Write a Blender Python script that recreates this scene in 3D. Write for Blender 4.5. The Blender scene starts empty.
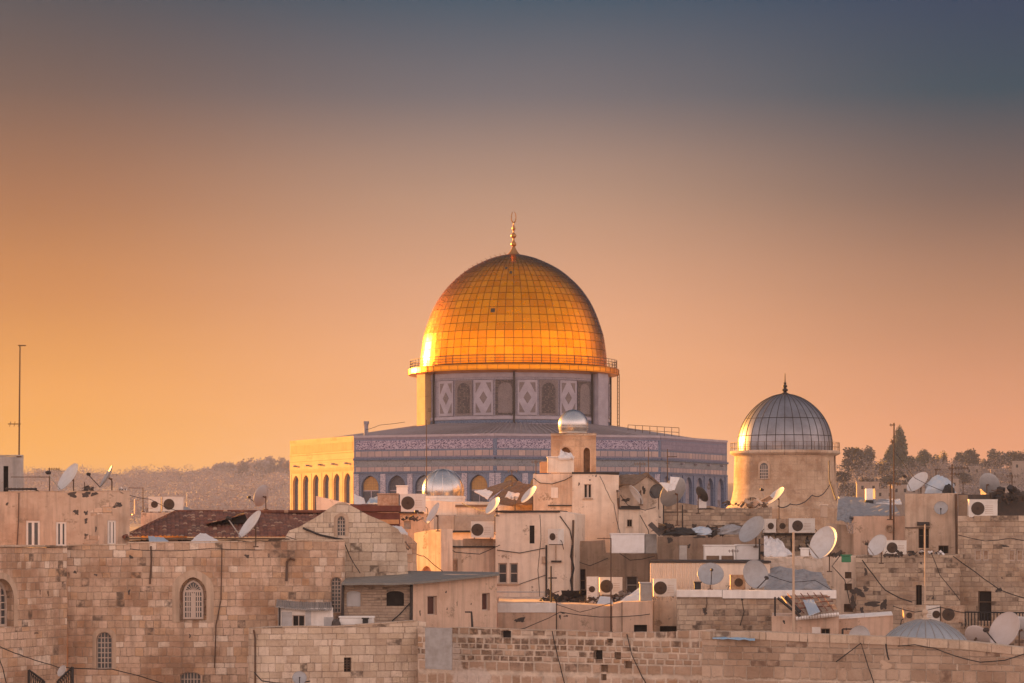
import bpy, bmesh, math, random
from mathutils import Vector, Matrix
R = math.radians
rnd = random.Random(7)
S = bpy.context.scene
C = S.collection
# ---------------------------------------------------------------- camera, sky, sun, exposure
F, HY, EYE = 2940.0, 535.0, 22.0            # focal length in pixels, horizon row, eye height
cd = bpy.data.cameras.new('camera'); cam = bpy.data.objects.new('camera', cd); C.objects.link(cam)
cam.location = (0, 0, EYE); cam.rotation_euler = (R(90), 0, 0)
cd.sensor_width = 36; cd.lens = F*36/1024; cd.shift_y = (HY-341.5)/1024
cd.clip_start = 1; cd.clip_end = 9000
S.camera = cam
S.view_settings.view_transform = 'Standard'; S.view_settings.look = 'None'
EXPO = 2.2
S.view_settings.exposure = EXPO; S.view_settings.gamma = 1
S.cycles.use_denoising = True
S.cycles.max_bounces = 6; S.cycles.diffuse_bounces = 3; S.cycles.glossy_bounces = 3
S.cycles.transparent_max_bounces = 4; S.cycles.volume_bounces = 0
S.cycles.sample_clamp_indirect = 4
SUN_A, SUN_E = 48, 6                         # degrees behind the left hand, degrees up
sx, sy, sz = -math.cos(R(SUN_A))*math.cos(R(SUN_E)), math.sin(R(SUN_A))*math.cos(R(SUN_E)), math.sin(R(SUN_E))
sd = bpy.data.lights.new('sun', 'SUN'); sun = bpy.data.objects.new('sun', sd); C.objects.link(sun)
sd.energy = 5.0; sd.angle = R(.5); sd.color = (1, .40, .065)
sun.rotation_euler = Vector((sx, sy, sz)).to_track_quat('Z', 'Y').to_euler()

def s2l(c): return tuple(((v/255+.055)/1.055)**2.4 if v > 10 else v/255/12.92 for v in c)

class NT:
    """small helper over a node tree"""
    def __init__(s, nt): s.nt = nt; nt.nodes.clear()
    def n(s, t, **k):
        o = s.nt.nodes.new(t)
        for a, v in k.items(): setattr(o, a, v)
        return o
    def put(s, sock, v):
        if hasattr(v, 'is_output') or isinstance(v, bpy.types.NodeSocket): s.nt.links.new(v, sock)
        elif v is not None:
            if isinstance(v, (tuple, list)) and len(v) == 3 and sock.type == 'RGBA': v = (*v, 1)
            sock.default_value = v
    def m(s, op, a, b=None, c=None, clamp=False):
        o = s.n('ShaderNodeMath', operation=op); o.use_clamp = clamp
        for i, v in enumerate((a, b, c)):
            if v is not None: s.put(o.inputs[i], v)
        return o.outputs[0]
    def mix(s, f, a, b, mode='MIX'):
        o = s.n('ShaderNodeMix', data_type='RGBA', blend_type=mode)
        s.put(o.inputs[0], f); s.put(o.inputs[6], a); s.put(o.inputs[7], b); return o.outputs[2]
    def rng(s, v, a, b, c=0., d=1., smooth=False):
        o = s.n('ShaderNodeMapRange', interpolation_type='SMOOTHSTEP' if smooth else 'LINEAR')
        for i, x in enumerate((v, a, b, c, d)): s.put(o.inputs[i], x)
        return o.outputs[0]
    def ramp(s, v, stops, const=False):
        o = s.n('ShaderNodeValToRGB'); e = o.color_ramp.elements
        if const: o.color_ramp.interpolation = 'CONSTANT'
        while len(e) < len(stops): e.new(1)
        for i, (p, c) in enumerate(stops): e[i].position = p; e[i].color = (*c, 1)
        s.put(o.inputs[0], v); return o.outputs[0]
    def noise(s, vec, scale, detail=4, rough=.55, dim='3D'):
        o = s.n('ShaderNodeTexNoise', noise_dimensions=dim)
        if dim == '1D': s.put(o.inputs['W'], vec)
        else: s.put(o.inputs['Vector'], vec)
        o.inputs['Scale'].default_value = scale; o.inputs['Detail'].default_value = detail; o.inputs['Roughness'].default_value = rough
        return o.outputs[0]
    def vscale(s, vec, k):
        o = s.n('ShaderNodeVectorMath', operation='MULTIPLY'); s.put(o.inputs[0], vec); o.inputs[1].default_value = k; return o.outputs[0]
    def comb(s, x, y, z=0.):
        o = s.n('ShaderNodeCombineXYZ')
        for i, v in enumerate((x, y, z)): s.put(o.inputs[i], v)
        return o.outputs[0]
    def sep(s, v):
        o = s.n('ShaderNodeSeparateXYZ'); s.put(o.inputs[0], v); return o.outputs
    def white(s, v, dim='2D'):
        o = s.n('ShaderNodeTexWhiteNoise', noise_dimensions=dim)
        s.put(o.inputs['W'] if dim == '1D' else o.inputs['Vector'], v); return o.outputs

# sky: warm dusk gradient by direction, blended with a Nishita sky of the same sun
w = bpy.data.worlds.new('World'); S.world = w; w.use_nodes = True
t = NT(w.node_tree)
dirv = t.n('ShaderNodeTexCoord').outputs['Generated']
dx_, dy_, dz_ = t.sep(dirv)
k_ = .5**EXPO
def sc_(c, k=1.): return tuple(v*k_*k for v in s2l(c))
def lin(c, k=1.): return tuple(v*k_*k for v in c)
zf = t.rng(dz_, -.02, .38)
pos = lambda z: (z+.02)/.40
zs = (.0, .025, .046, .08, .114, .148, .182, .26, .36)
def fr(cols, k):
    cols = [cols[0]]+list(cols)+[cols[-1], tuple(v*.95 for v in cols[-1])]
    return t.ramp(zf, [(pos(z), sc_(c, k)) for z, c in zip(zs, cols)])
SKY_L = [(273, 187, 64), (255, 172, 79), (208, 135, 75), (161, 106, 75), (103, 81, 78), (45, 64, 81)]
SKY_C = [(282, 203, 137), (257, 183, 127), (226, 165, 127), (184, 144, 121), (109, 104, 110), (31, 75, 99)]
SKY_R = [(249, 160, 109), (223, 150, 109), (180, 127, 97), (115, 92, 86), (22, 66, 85), (7, 53, 87)]
az = t.m('DIVIDE', dx_, t.m('MAXIMUM', dy_, .2))
front = t.mix(t.rng(az, -.175, 0., 0, 1, True), fr(SKY_L, 1.), fr(SKY_C, 1.))
front = t.mix(t.rng(az, 0., .175, 0, 1, True), front, fr(SKY_R, 1.))
back = t.ramp(t.rng(dz_, -.05, 1.), [(0, lin((.9, .62, .51))), (.1, lin((2.05, 1.40, 1.17))), (.33, lin((1.85, 1.33, 1.19))), (.6, lin((.74, .64, .63))), (1, lin((.42, .38, .42)))])
sky = t.mix(t.rng(dy_, .85, .1, 0, 1, True), front, back)
gl = t.n('ShaderNodeVectorMath', operation='DOT_PRODUCT'); t.put(gl.inputs[0], dirv); gl.inputs[1].default_value = (sx, sy, sz)
glow = t.m('POWER', t.m('MAXIMUM', gl.outputs['Value'], 0.), 26.)
sky = t.mix(t.m('MULTIPLY', glow, .9, clamp=True), sky, lin((2.6, 1.25, .45)))
hzn = t.noise(t.vscale(dirv, (1., 1., 7.)), 3.2, 5, .55)     # uneven dust in the air, in long level streaks
sky = t.mix(1, sky, t.ramp(t.rng(hzn, .3, .7), [(0, (.955, .965, .975)), (1, (1.045, 1.035, 1.025))]), 'MULTIPLY')
b1 = t.n('ShaderNodeBackground'); t.put(b1.inputs[0], sky)
ni = t.n('ShaderNodeTexSky', sky_type='NISHITA'); ni.sun_disc = False; ni.sun_elevation = R(SUN_E)
ni.sun_rotation = math.atan2(sx, sy); ni.dust_density = 4
b2 = t.n('ShaderNodeBackground'); t.put(b2.inputs[0], ni.outputs[0]); b2.inputs[1].default_value = .05
ms = t.n('ShaderNodeMixShader'); ms.inputs[0].default_value = .02
t.put(ms.inputs[1], b1.outputs[0]); t.put(ms.inputs[2], b2.outputs[0])
t.put(t.n('ShaderNodeOutputWorld').inputs[0], ms.outputs[0])

# ---------------------------------------------------------------- materials
def new_mat(name):
    m = bpy.data.materials.new(name); m.use_nodes = True
    t = NT(m.node_tree); b = t.n('ShaderNodeBsdfPrincipled'); o = t.n('ShaderNodeOutputMaterial')
    t.put(o.inputs[0], b.outputs[0]); return m, t, b
def bump(t, b, h, strength=.5, dist=.03):
    o = t.n('ShaderNodeBump'); o.inputs['Strength'].default_value = strength; o.inputs['Distance'].default_value = dist
    t.put(o.inputs['Height'], h); t.put(b.inputs['Normal'], o.outputs[0])
def uvco(t):
    return t.n('ShaderNodeUVMap').outputs[0]

def ashlar(name, tones, mortar, bw=.62, bh=.36, gap=.012, stain=.5, dark=.15, rough=.02, darktone=(.10, .07, .05), bstr=.6, darkbox=None, patches=(), cover=0.):
    m, t, b = new_mat(name)
    uv = uvco(t); u, v, _ = t.sep(uv)
    wob = t.noise(uv, 1.3, 2)
    v1 = t.m('ADD', t.m('DIVIDE', v, bh), t.m('MULTIPLY', t.noise(t.m('MULTIPLY', v, .9), 1., 1, .5, '1D'), 1.6))
    v1 = t.m('ADD', v1, t.m('MULTIPLY', wob, .22))
    row = t.m('FLOOR', v1); fv = t.m('FRACT', v1)
    r1 = t.white(row, '1D')[0]
    wr = t.m('MULTIPLY', t.m('MULTIPLY_ADD', r1, .8, .65), bw)
    u1 = t.m('ADD', t.m('DIVIDE', u, wr), t.m('MULTIPLY', r1, 17.3))
    u1 = t.m('ADD', u1, t.m('MULTIPLY', t.noise(t.comb(t.m('MULTIPLY', u1, .8), t.m('MULTIPLY', row, 7.7)), 1., 1), .9))
    col = t.m('FLOOR', u1); fu = t.m('FRACT', u1)
    wn = t.white(t.comb(col, row)); rv, rc = wn[0], wn[1]
    du = t.m('MULTIPLY', t.m('MINIMUM', fu, t.m('SUBTRACT', 1., fu)), wr)
    dv = t.m('MULTIPLY', t.m('MINIMUM', fv, t.m('SUBTRACT', 1., fv)), bh)
    # smooth rounded corner distance
    d = t.m('SMOOTH_MIN', du, dv, .03)
    d = t.m('ADD', d, t.m('MULTIPLY', t.m('SUBTRACT', t.noise(uv, 9., 3), .5), rough*2))
    mask = t.rng(d, gap*.4, gap*1.8, 0, 1, True)
    n = len(tones)
    stone = t.ramp(rv, [(i/n, c) for i, c in enumerate(tones)], True)
    big = t.noise(uv, .35, 5, .62); fine = t.noise(uv, 7., 5, .65); mid = t.noise(uv, 1.6, 4)
    stone = t.mix(t.m('MULTIPLY', t.rng(fine, .35, .7), .35), stone, t.mix(1, stone, (.62, .58, .55), 'MULTIPLY'))
    stone = t.mix(t.m('MULTIPLY', t.rng(big, .42, .66, 0, 1, True), stain), stone, t.mix(1, stone, (.58, .46, .38), 'MULTIPLY'))
    rx, ry, rz = t.sep(rc)
    dk = t.m('MULTIPLY', t.m('GREATER_THAN', ry, 1-dark), t.rng(t.noise(uv, 3.2, 4), .36, .58))
    if darkbox:
        u0, u1_, v0, v1_ = darkbox
        e = t.m('MULTIPLY', t.m('MULTIPLY', t.rng(u, u0, u0+.8), t.rng(u, u1_, u1_-1.2)), t.m('MULTIPLY', t.rng(v, v0, v0+.5), t.rng(v, v1_, v1_-.1)))
        dk = t.m('MAXIMUM', dk, t.m('MULTIPLY', t.m('MULTIPLY', e, t.m('GREATER_THAN', ry, .25)), t.rng(t.noise(uv, 4.5, 4), .30, .60)))
    stone = t.mix(t.m('MULTIPLY', dk, .85), stone, darktone)
    pore = t.m('MULTIPLY', t.rng(t.noise(uv, 15., 3, .7), .60, .68), t.rng(mid, .35, .6))
    stone = t.mix(t.m('MULTIPLY', pore, .7), stone, (.16, .10, .07))
    soot = t.rng(t.m('ADD', t.m('MULTIPLY', t.noise(uv, .55, 6, .68), .8), t.m('MULTIPLY', fine, .2)), .53, .64, 0, 1, True)
    stone = t.mix(t.m('MULTIPLY', soot, .42*stain), stone, (.24, .155, .105))
    streak = t.noise(t.vscale(uv, (2.2, .22, 1)), 1.2, 4, .6)
    stone = t.mix(t.m('MULTIPLY', t.rng(streak, .52, .70), .5*stain), stone, (.20, .14, .10))
    mort = t.mix(t.rng(mid, .4, .65), mortar, tuple(c*.62 for c in mortar))
    cov = t.rng(t.noise(uv, .8, 3), .3, .55, cover, 1.)
    colr = t.mix(mask, t.mix(cov, stone, mort), stone)
    for (pu, pv_, ru, rv_, pc) in patches:
        q = t.m('SQRT', t.m('ADD', t.m('POWER', t.m('DIVIDE', t.m('SUBTRACT', u, pu), ru), 2.), t.m('POWER', t.m('DIVIDE', t.m('SUBTRACT', v, pv_), rv_), 2.)))
        q = t.m('ADD', q, t.m('MULTIPLY', t.m('SUBTRACT', t.noise(uv, 1.8, 5, .65), .5), 1.7))
        colr = t.mix(t.m('MULTIPLY', t.rng(q, 1.05, .85), .85), colr, t.mix(t.rng(fine, .35, .65), pc, tuple(a*.8 for a in pc)))
    t.put(b.inputs['Base Color'], colr); b.inputs['Roughness'].default_value = .92
    hgt = t.m('ADD', t.m('ADD', t.m('MULTIPLY', mask, .8), t.m('MULTIPLY', rx, .5)), t.m('MULTIPLY', fine, .7))
    bump(t, b, hgt, min(1., bstr*1.15), .045)
    return m

def plaster(name, col, stain=.5, patch=.0, patchcol=(.22, .16, .11)):
    m, t, b = new_mat(name); uv = uvco(t)
    big = t.noise(uv, .5, 5, .65); fine = t.noise(uv, 9, 4, .6); mid = t.noise(uv, 1.9, 5, .65)
    streak = t.noise(t.vscale(uv, (2.6, .18, 1)), 1.1, 4, .6)
    c = t.mix(t.m('MULTIPLY', t.rng(mid, .35, .68), .5), col, tuple(a*k for a, k in zip(col, (.78, .74, .70))))
    c = t.mix(t.m('MULTIPLY', t.rng(big, .45, .7, 0, 1, True), stain), c, tuple(a*k for a, k in zip(col, (.62, .52, .45))))
    c = t.mix(t.m('MULTIPLY', t.rng(streak, .48, .68), .85*stain), c, tuple(a*.45 for a in col))
    if patch > 0:
        pn = t.m('ADD', t.m('MULTIPLY', t.noise(uv, .9, 5, .7), .75), t.m('MULTIPLY', fine, .25))
        c = t.mix(t.m('MULTIPLY', t.rng(pn, .615-patch*.2, .685-patch*.2, 0, 1, True), .8), c, t.mix(t.rng(mid, .4, .6), patchcol, tuple(a*1.7 for a in patchcol)))
    t.put(b.inputs['Base Color'], c); b.inputs['Roughness'].default_value = .9
    bump(t, b, t.m('ADD', fine, mid), .35, .02)
    return m

def paint(name, col, rough=.5, metal=0., dirt=.3, dirtcol=None, scale=3.):
    m, t, b = new_mat(name)
    co = t.n('ShaderNodeTexCoord').outputs['Object']
    n = t.noise(co, scale, 5, .65)
    dc = dirtcol or tuple(a*.5 for a in col)
    t.put(b.inputs['Base Color'], t.mix(t.m('MULTIPLY', t.rng(n, .42, .68), dirt), col, dc))
    t.put(b.inputs['Roughness'], t.rng(n, .3, .7, rough*.85, min(1, rough*1.2))); b.inputs['Metallic'].default_value = metal
    return m

def grid_tiles(name, cols, line, w_, h_, gap, rough=.8, noisy=.4):
    m, t, b = new_mat(name); uv = uvco(t); u, v, _ = t.sep(uv)
    u1 = t.m('DIVIDE', u, w_); v1 = t.m('DIVIDE', v, h_)
    fu, fv = t.m('FRACT', u1), t.m('FRACT', v1)
    wn = t.white(t.comb(t.m('FLOOR', u1), t.m('FLOOR', v1)))
    d = t.m('MINIMUM', t.m('MULTIPLY', t.m('MINIMUM', fu, t.m('SUBTRACT', 1., fu)), w_), t.m('MULTIPLY', t.m('MINIMUM', fv, t.m('SUBTRACT', 1., fv)), h_))
    c = t.ramp(wn[0], [(i/len(cols), x) for i, x in enumerate(cols)], True)
    c = t.mix(t.m('MULTIPLY', t.rng(t.noise(uv, 3., 5, .7), .4, .65), noisy), c, tuple(a*.5 for a in cols[0]))
    t.put(b.inputs['Base Color'], t.mix(t.rng(d, gap*.5, gap), line, c)); b.inputs['Roughness'].default_value = rough
    return m

def scribble(name, bg, ink, su=1., thr=.06, rough=.5):
    """interlaced light strokes on a dark glazed ground"""
    m, t, b = new_mat(name); uv = uvco(t)
    a = t.noise(t.vscale(uv, (1.5*su, 2.2*su, 1)), 1.6, 2, .5); c = t.noise(t.vscale(uv, (2.6*su, 1.3*su, 1)), 2.2, 3, .6)
    l1 = t.rng(t.m('ABSOLUTE', t.m('SUBTRACT', a, .5)), thr*.5, thr, 1, 0); l2 = t.rng(t.m('ABSOLUTE', t.m('SUBTRACT', c, .52)), thr*.4, thr*.8, 1, 0)
    k = t.m('MAXIMUM', l1, l2)
    g = t.mix(t.rng(t.noise(uv, .7, 4), .4, .6), bg, tuple(x*.7 for x in bg))
    t.put(b.inputs['Base Color'], t.mix(t.m('MULTIPLY', k, .85), g, ink)); b.inputs['Roughness'].default_value = rough
    return m

M = {}
T1 = [(0.678, 0.486, 0.353), (0.599, 0.418, 0.296), (0.746, 0.554, 0.422), (0.520, 0.356, 0.245), (0.644, 0.463, 0.342), (0.712, 0.520, 0.388), (0.565, 0.395, 0.274), (0.633, 0.418, 0.268), (0.689, 0.503, 0.370), (0.655, 0.475, 0.342), (0.820, 0.678, 0.547), (0.616, 0.452, 0.331)]
M['stone_old'] = ashlar('old_stone', T1, (.45, .33, .245), .54, .35, .012, .9, .05, .03)
M['stone_pale'] = ashlar('pale_stone', [(.68, .56, .43), (.60, .49, .38), (.72, .60, .48), (.56, .44, .33), (.64, .52, .39)], (.42, .31, .23), .5, .34, .012, .55, .03, .02)
M['stone_small'] = ashlar('small_stone', [(.56, .44, .33), (.48, .37, .28), (.61, .48, .36), (.44, .34, .26)], (.42, .32, .24), .44, .26, .014, .8, .06, .03)
M['stone_rough'] = ashlar('rough_stone', [tuple(v*.74 for v in c) for c in T1], (.66, .54, .43), .52, .37, .042, .45, .10, .03, (.085, .05, .03), 1., (1.7, 10.4, EYE-6.35, EYE-4.2), [(2.85, 15.35, 1.15, .5, (.66, .57, .50)), (1.95, 16.3, .45, .75, (.60, .50, .42))], .8)
M['stone_wall'] = ashlar('boundary_stone', [(.49, .365, .27), (.44, .325, .24), (.53, .40, .30), (.40, .29, .21)], (.62, .50, .39), .80, .42, .018, .5, .10, .03, (.15, .09, .06), .9)
M['stone_cap'] = ashlar('coping_stone', [(.60, .47, .36), (.54, .42, .31), (.62, .50, .38)], (.38, .29, .22), 1.4, .9, .02, .6, .1, .02)
M['stone_tower'] = ashlar('tower_stone', [(.56, .42, .30), (.54, .40, .285), (.58, .435, .31), (.525, .39, .275)], (.50, .37, .27), .7, .40, .008, .8, .015, .02, (.3, .2, .14), .5)
M['brickish'] = ashlar('narrow_brick', [(.44, .34, .26), (.40, .31, .24), (.47, .37, .28)], (.34, .26, .20), .42, .14, .012, .5, .06, .01)
M['surround'] = plaster('dressed_stone', (.56, .42, .31), .7)
M['cream'] = plaster('cream_plaster', (.83, .70, .58), .4, .12)
M['cream2'] = plaster('stained_cream_plaster', (.77, .63, .51), .7, .3)
M['pink'] = plaster('pink_plaster', (.68, .49, .37), .6, .25)
M['tan'] = plaster('tan_plaster', (.60, .45, .34), .7, .35)
M['brown'] = plaster('brown_render', (.42, .30, .22), .8, .5)
M['greyplaster'] = plaster('grey_render', (.42, .40, .39), .6, .2)
M['white'] = plaster('whitewash', (.86, .82, .78), .35)
M['whitepaint'] = paint('white_paint', (.80, .78, .75), .45, 0, .25, (.5, .42, .36))
M['greypaint'] = paint('grey_paint', (.46, .46, .47), .5, 0, .4, (.28, .25, .22))
M['dish_grey'] = paint('grey_dish_paint', (.34, .345, .36), .5, .1, .4, (.24, .22, .2))
M['dish_white'] = paint('white_dish_paint', (.56, .55, .55), .45, 0, .4, (.42, .37, .33))
M['dish_dark'] = paint('dark_dish_paint', (.07, .06, .055), .5, .2, .3)
M['dish_pink'] = paint('weathered_dish_paint', (.50, .44, .42), .5, 0, .35, (.45, .36, .3))
M['dark'] = paint('dark_metal', (.035, .03, .028), .6, .3, .4, (.08, .05, .04))
M['iron'] = paint('rusty_iron', (.11, .075, .055), .75, .3, .6, (.20, .09, .04))
M['pole'] = paint('galvanised_pole', (.42, .40, .38), .5, .6, .4, (.25, .2, .17))
M['fan'] = paint('brown_fan_shroud', (.075, .055, .042), .7, .1, .5, (.12, .09, .07))
M['frame_white'] = paint('white_window_frame', (.74, .70, .65), .5, 0, .3, (.55, .46, .38))
M['black'] = paint('black_rubber', (.02, .018, .017), .7, 0, .2)
M['junk'] = paint('dark_scrap', (.06, .05, .045), .8, 0, .6, (.14, .1, .08))
M['glass'] = paint('window_glass', (.05, .055, .06), .12, 0, .4, (.12, .10, .09))
M['void'] = paint('dark_room', (.018, .014, .012), .9, 0, .3)
M['redroom'] = paint('dark_red_shutter', (.09, .035, .025), .8, 0, .3)
M['frame'] = paint('window_frame_paint', (.52, .42, .35), .5, 0, .3, (.5, .42, .35))
M['ac'] = paint('air_conditioner_casing', (.70, .66, .61), .45, 0, .35, (.48, .40, .33))
M['acrust'] = paint('rusted_casing', (.45, .33, .24), .7, .1, .8, (.25, .13, .07), 5)
M['sheet'] = paint('grey_sheet_metal', (.30, .29, .28), .5, .4, .5, (.2, .17, .15))
M['roofsheet'] = paint('grey_green_roofing', (.20, .20, .185), .55, .2, .5, (.14, .12, .1))
M['whitesheet'] = paint('white_sheet_metal', (.74, .74, .75), .4, .1, .3, (.5, .46, .42))
M['tarp'] = paint('grey_tarpaulin', (.30, .30, .31), .55, 0, .6, (.16, .14, .13))
M['tarpblue'] = paint('blue_grey_tarpaulin', (.38, .46, .55), .5, 0, .4, (.6, .58, .55))
M['tarpwhite'] = paint('white_tarpaulin', (.74, .70, .68), .6, 0, .4, (.5, .45, .42))
M['blue'] = paint('blue_sheet', (.22, .42, .62), .5, 0, .3, (.35, .45, .55))
M['green'] = paint('green_box_paint', (.03, .20, .09), .5, 0, .3)
M['orange'] = paint('orange_paint', (.62, .30, .13), .7, 0, .4)
M['redpaint'] = paint('red_oxide', (.16, .045, .03), .8, 0, .5, (.08, .03, .02))
M['wood'] = paint('weathered_wood', (.20, .13, .085), .85, 0, .6, (.09, .06, .04), 6)
M['silver'] = paint('silver_dome_metal', (.50, .50, .51), .24, .92, .45, (.36, .35, .35), 1.2)
M['lead'] = paint('lead_sheeting', (.25, .25, .275), .36, .75, .6, (.14, .135, .15), .8)
M['leadblue'] = paint('blue_grey_lead', (.40, .425, .45), .38, .45, .5, (.24, .26, .28), .9)
M['leadroof'] = paint('lead_roof', (.29, .26, .275), .5, .3, .5, (.22, .19, .2), .6)
M['finial'] = paint('bronze_finial', (.42, .20, .07), .4, .7, .3)
M['bark'] = paint('bark', (.09, .07, .05), .9, 0, .5)
M['hilltown'] = plaster('far_house_plaster', (.34, .28, .24), .4)
M['marble'] = ashlar('grey_veined_marble', [(0.294, 0.283, 0.342), (0.265, 0.258, 0.313), (0.314, 0.299, 0.360)], (0.216, 0.206, 0.255), 1.2, .7, .01, .3, .05, .005)
M['cream_marble'] = ashlar('cream_marble', [(.55, .36, .18), (.52, .34, .17), (.57, .375, .19)], (.42, .27, .13), 1.6, .9, .01, .25, .03, .005, (.3, .2, .1), .15)  # the low sun's gold is put into this marble's colour
M['cream_dark'] = plaster('ochre_band', (.40, .25, .12), .4)  # tile band with the sun's warmth mixed into its colour
M['parapet_tile'] = grid_tiles('parapet_tiles', [(0.230, 0.211, 0.284), (0.245, 0.227, 0.302), (0.216, 0.201, 0.273)], (0.167, 0.154, 0.220), .55, .55, .03)
M['script'] = scribble('inscription_tiles', (0.083, 0.067, 0.145), (0.431, 0.391, 0.499), 1., .055)
M['arabesque'] = scribble('floral_tiles', (0.108, 0.124, 0.197), (0.470, 0.443, 0.522), 1.6, .07)
M['pinktile'] = grid_tiles('pale_tile_strip', [(.40, .315, .31), (.35, .285, .295), (.44, .34, .32), (.31, .265, .28)], (.10, .11, .15), .93, 40., .05, .8, .3)
M['bluetile'] = scribble('blue_tiles', (0.083, 0.124, 0.220), (0.137, 0.180, 0.273), 1.2, .08)
M['bluedeep'] = scribble('deep_blue_tiles', (0.054, 0.088, 0.162), (0.108, 0.149, 0.232), 1.2, .06)
M['greentile'] = scribble('grey_green_tiles', (0.157, 0.180, 0.215), (0.206, 0.227, 0.261), 1., .06)
M['lattice'] = grid_tiles('pierced_window_screen', [(.13, .13, .15), (.16, .155, .17), (.11, .12, .14)], (.05, .055, .075), .16, .16, .035)
M['ochre'] = grid_tiles('ochre_tympanum', [(.42, .25, .09), (.38, .23, .09)], (.24, .15, .08), .3, .3, .02)  # warm reflection in the arch heads put into the tile colour
M['drumtile'] = scribble('lilac_drum_tiles', (0.241, 0.216, 0.268), (0.310, 0.288, 0.342), 1.3, .06)
M['drumpale'] = scribble('pale_drum_tiles', (0.402, 0.366, 0.429), (0.322, 0.288, 0.342), 2., .05)
M['drumbrown'] = grid_tiles('brown_drum_mosaic', [(.11, .085, .085), (.16, .125, .11), (.09, .075, .08), (.20, .16, .14)], (.06, .05, .055), .17, .17, .03)
M['drummauve'] = scribble('mauve_drum_tiles', (.14, .11, .12), (.21, .17, .17), 2., .06)
def gold():
    m, t, b = new_mat('gilded_panels')
    co = t.n('ShaderNodeTexCoord').outputs['Object']
    wn = t.n('ShaderNodeNewGeometry').outputs['Random Per Island']
    c = t.ramp(wn, [(0, (.84, .25, .004)), (.3, (.90, .28, .005)), (.6, (.80, .23, .003)), (.85, (.92, .30, .007))], True)
    t.put(b.inputs['Base Color'], t.mix(t.m('MULTIPLY', t.rng(t.noise(co, .9, 5, .7), .5, .72), .22), c, (.62, .22, .01)))
    b.inputs['Metallic'].default_value = 1.
    t.put(b.inputs['Roughness'], t.rng(t.noise(co, 1.7, 4), .35, .65, .20, .28))
    return m
M['gold'] = gold()
M['goldseam'] = paint('dark_gold_seam', (.16, .055, .008), .5, .6, .3)
M['goldrim'] = paint('gilded_rim', (.80, .30, .014), .32, .95, .3, (.6, .22, .02), 1.)
def rooftile():
    m, t, b = new_mat('clay_roof_tiles'); uv = uvco(t); u, v, _ = t.sep(uv)
    wn = t.white(t.comb(t.m('FLOOR', t.m('DIVIDE', u, .22)), t.m('FLOOR', t.m('DIVIDE', v, .34))))
    c = t.ramp(wn[0], [(0, (.18, .06, .035)), (.25, (.23, .08, .045)), (.45, (.13, .045, .03)), (.65, (.27, .11, .06)), (.82, (.19, .08, .055)), (.93, (.46, .29, .19))], True)
    n = t.noise(uv, .6, 5, .65)
    c = t.mix(t.m('MULTIPLY', t.rng(n, .45, .7), .7), c, (.085, .045, .035))
    t.put(b.inputs['Base Color'], c); b.inputs['Roughness'].default_value = .85
    bump(t, b, t.m('FRACT', t.m('DIVIDE', v, -.34)), .7, .04)
    return m
M['tile'] = rooftile()
def leafmat(name, cols):
    m, t, b = new_mat(name)
    r = t.n('ShaderNodeNewGeometry').outputs['Random Per Island']
    t.put(b.inputs['Base Color'], t.ramp(r, [(i/len(cols), c) for i, c in enumerate(cols)], True)); b.inputs['Roughness'].default_value = .7
    return m
M['leaf'] = leafmat('dark_foliage', [(.045, .042, .03), (.055, .05, .036), (.035, .033, .025), (.07, .06, .045)])
M['dustyleaf'] = leafmat('dusty_foliage', [(.33, .25, .215), (.335, .255, .22), (.325, .245, .21), (.34, .26, .225)])  # haze of the far ridge put into the leaf colour
M['scrubleaf'] = leafmat('scrub_foliage', [(.15, .12, .11), (.17, .135, .12), (.135, .11, .10), (.19, .15, .135)])
M['cypress'] = leafmat('cypress_foliage', [(.035, .05, .025), (.05, .06, .03), (.03, .04, .02)])
def groundmat():
    m, t, b = new_mat('earth_and_scrub')
    co = t.n('ShaderNodeTexCoord').outputs['Object']
    a = t.noise(co, .02, 6, .6); c = t.noise(co, .25, 5, .65)
    col = t.mix(t.rng(a, .4, .6), (.29, .22, .19), (.26, .20, .17)); col = t.mix(t.m('MULTIPLY', t.rng(c, .45, .6), .6), col, (.31, .235, .20))
    t.put(b.inputs['Base Color'], col); b.inputs['Roughness'].default_value = .95
    return m
M['ground'] = groundmat()
M['paving'] = ashlar('flagstone_paving', T1[:4], (.4, .32, .25), 1.2, .9)
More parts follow.
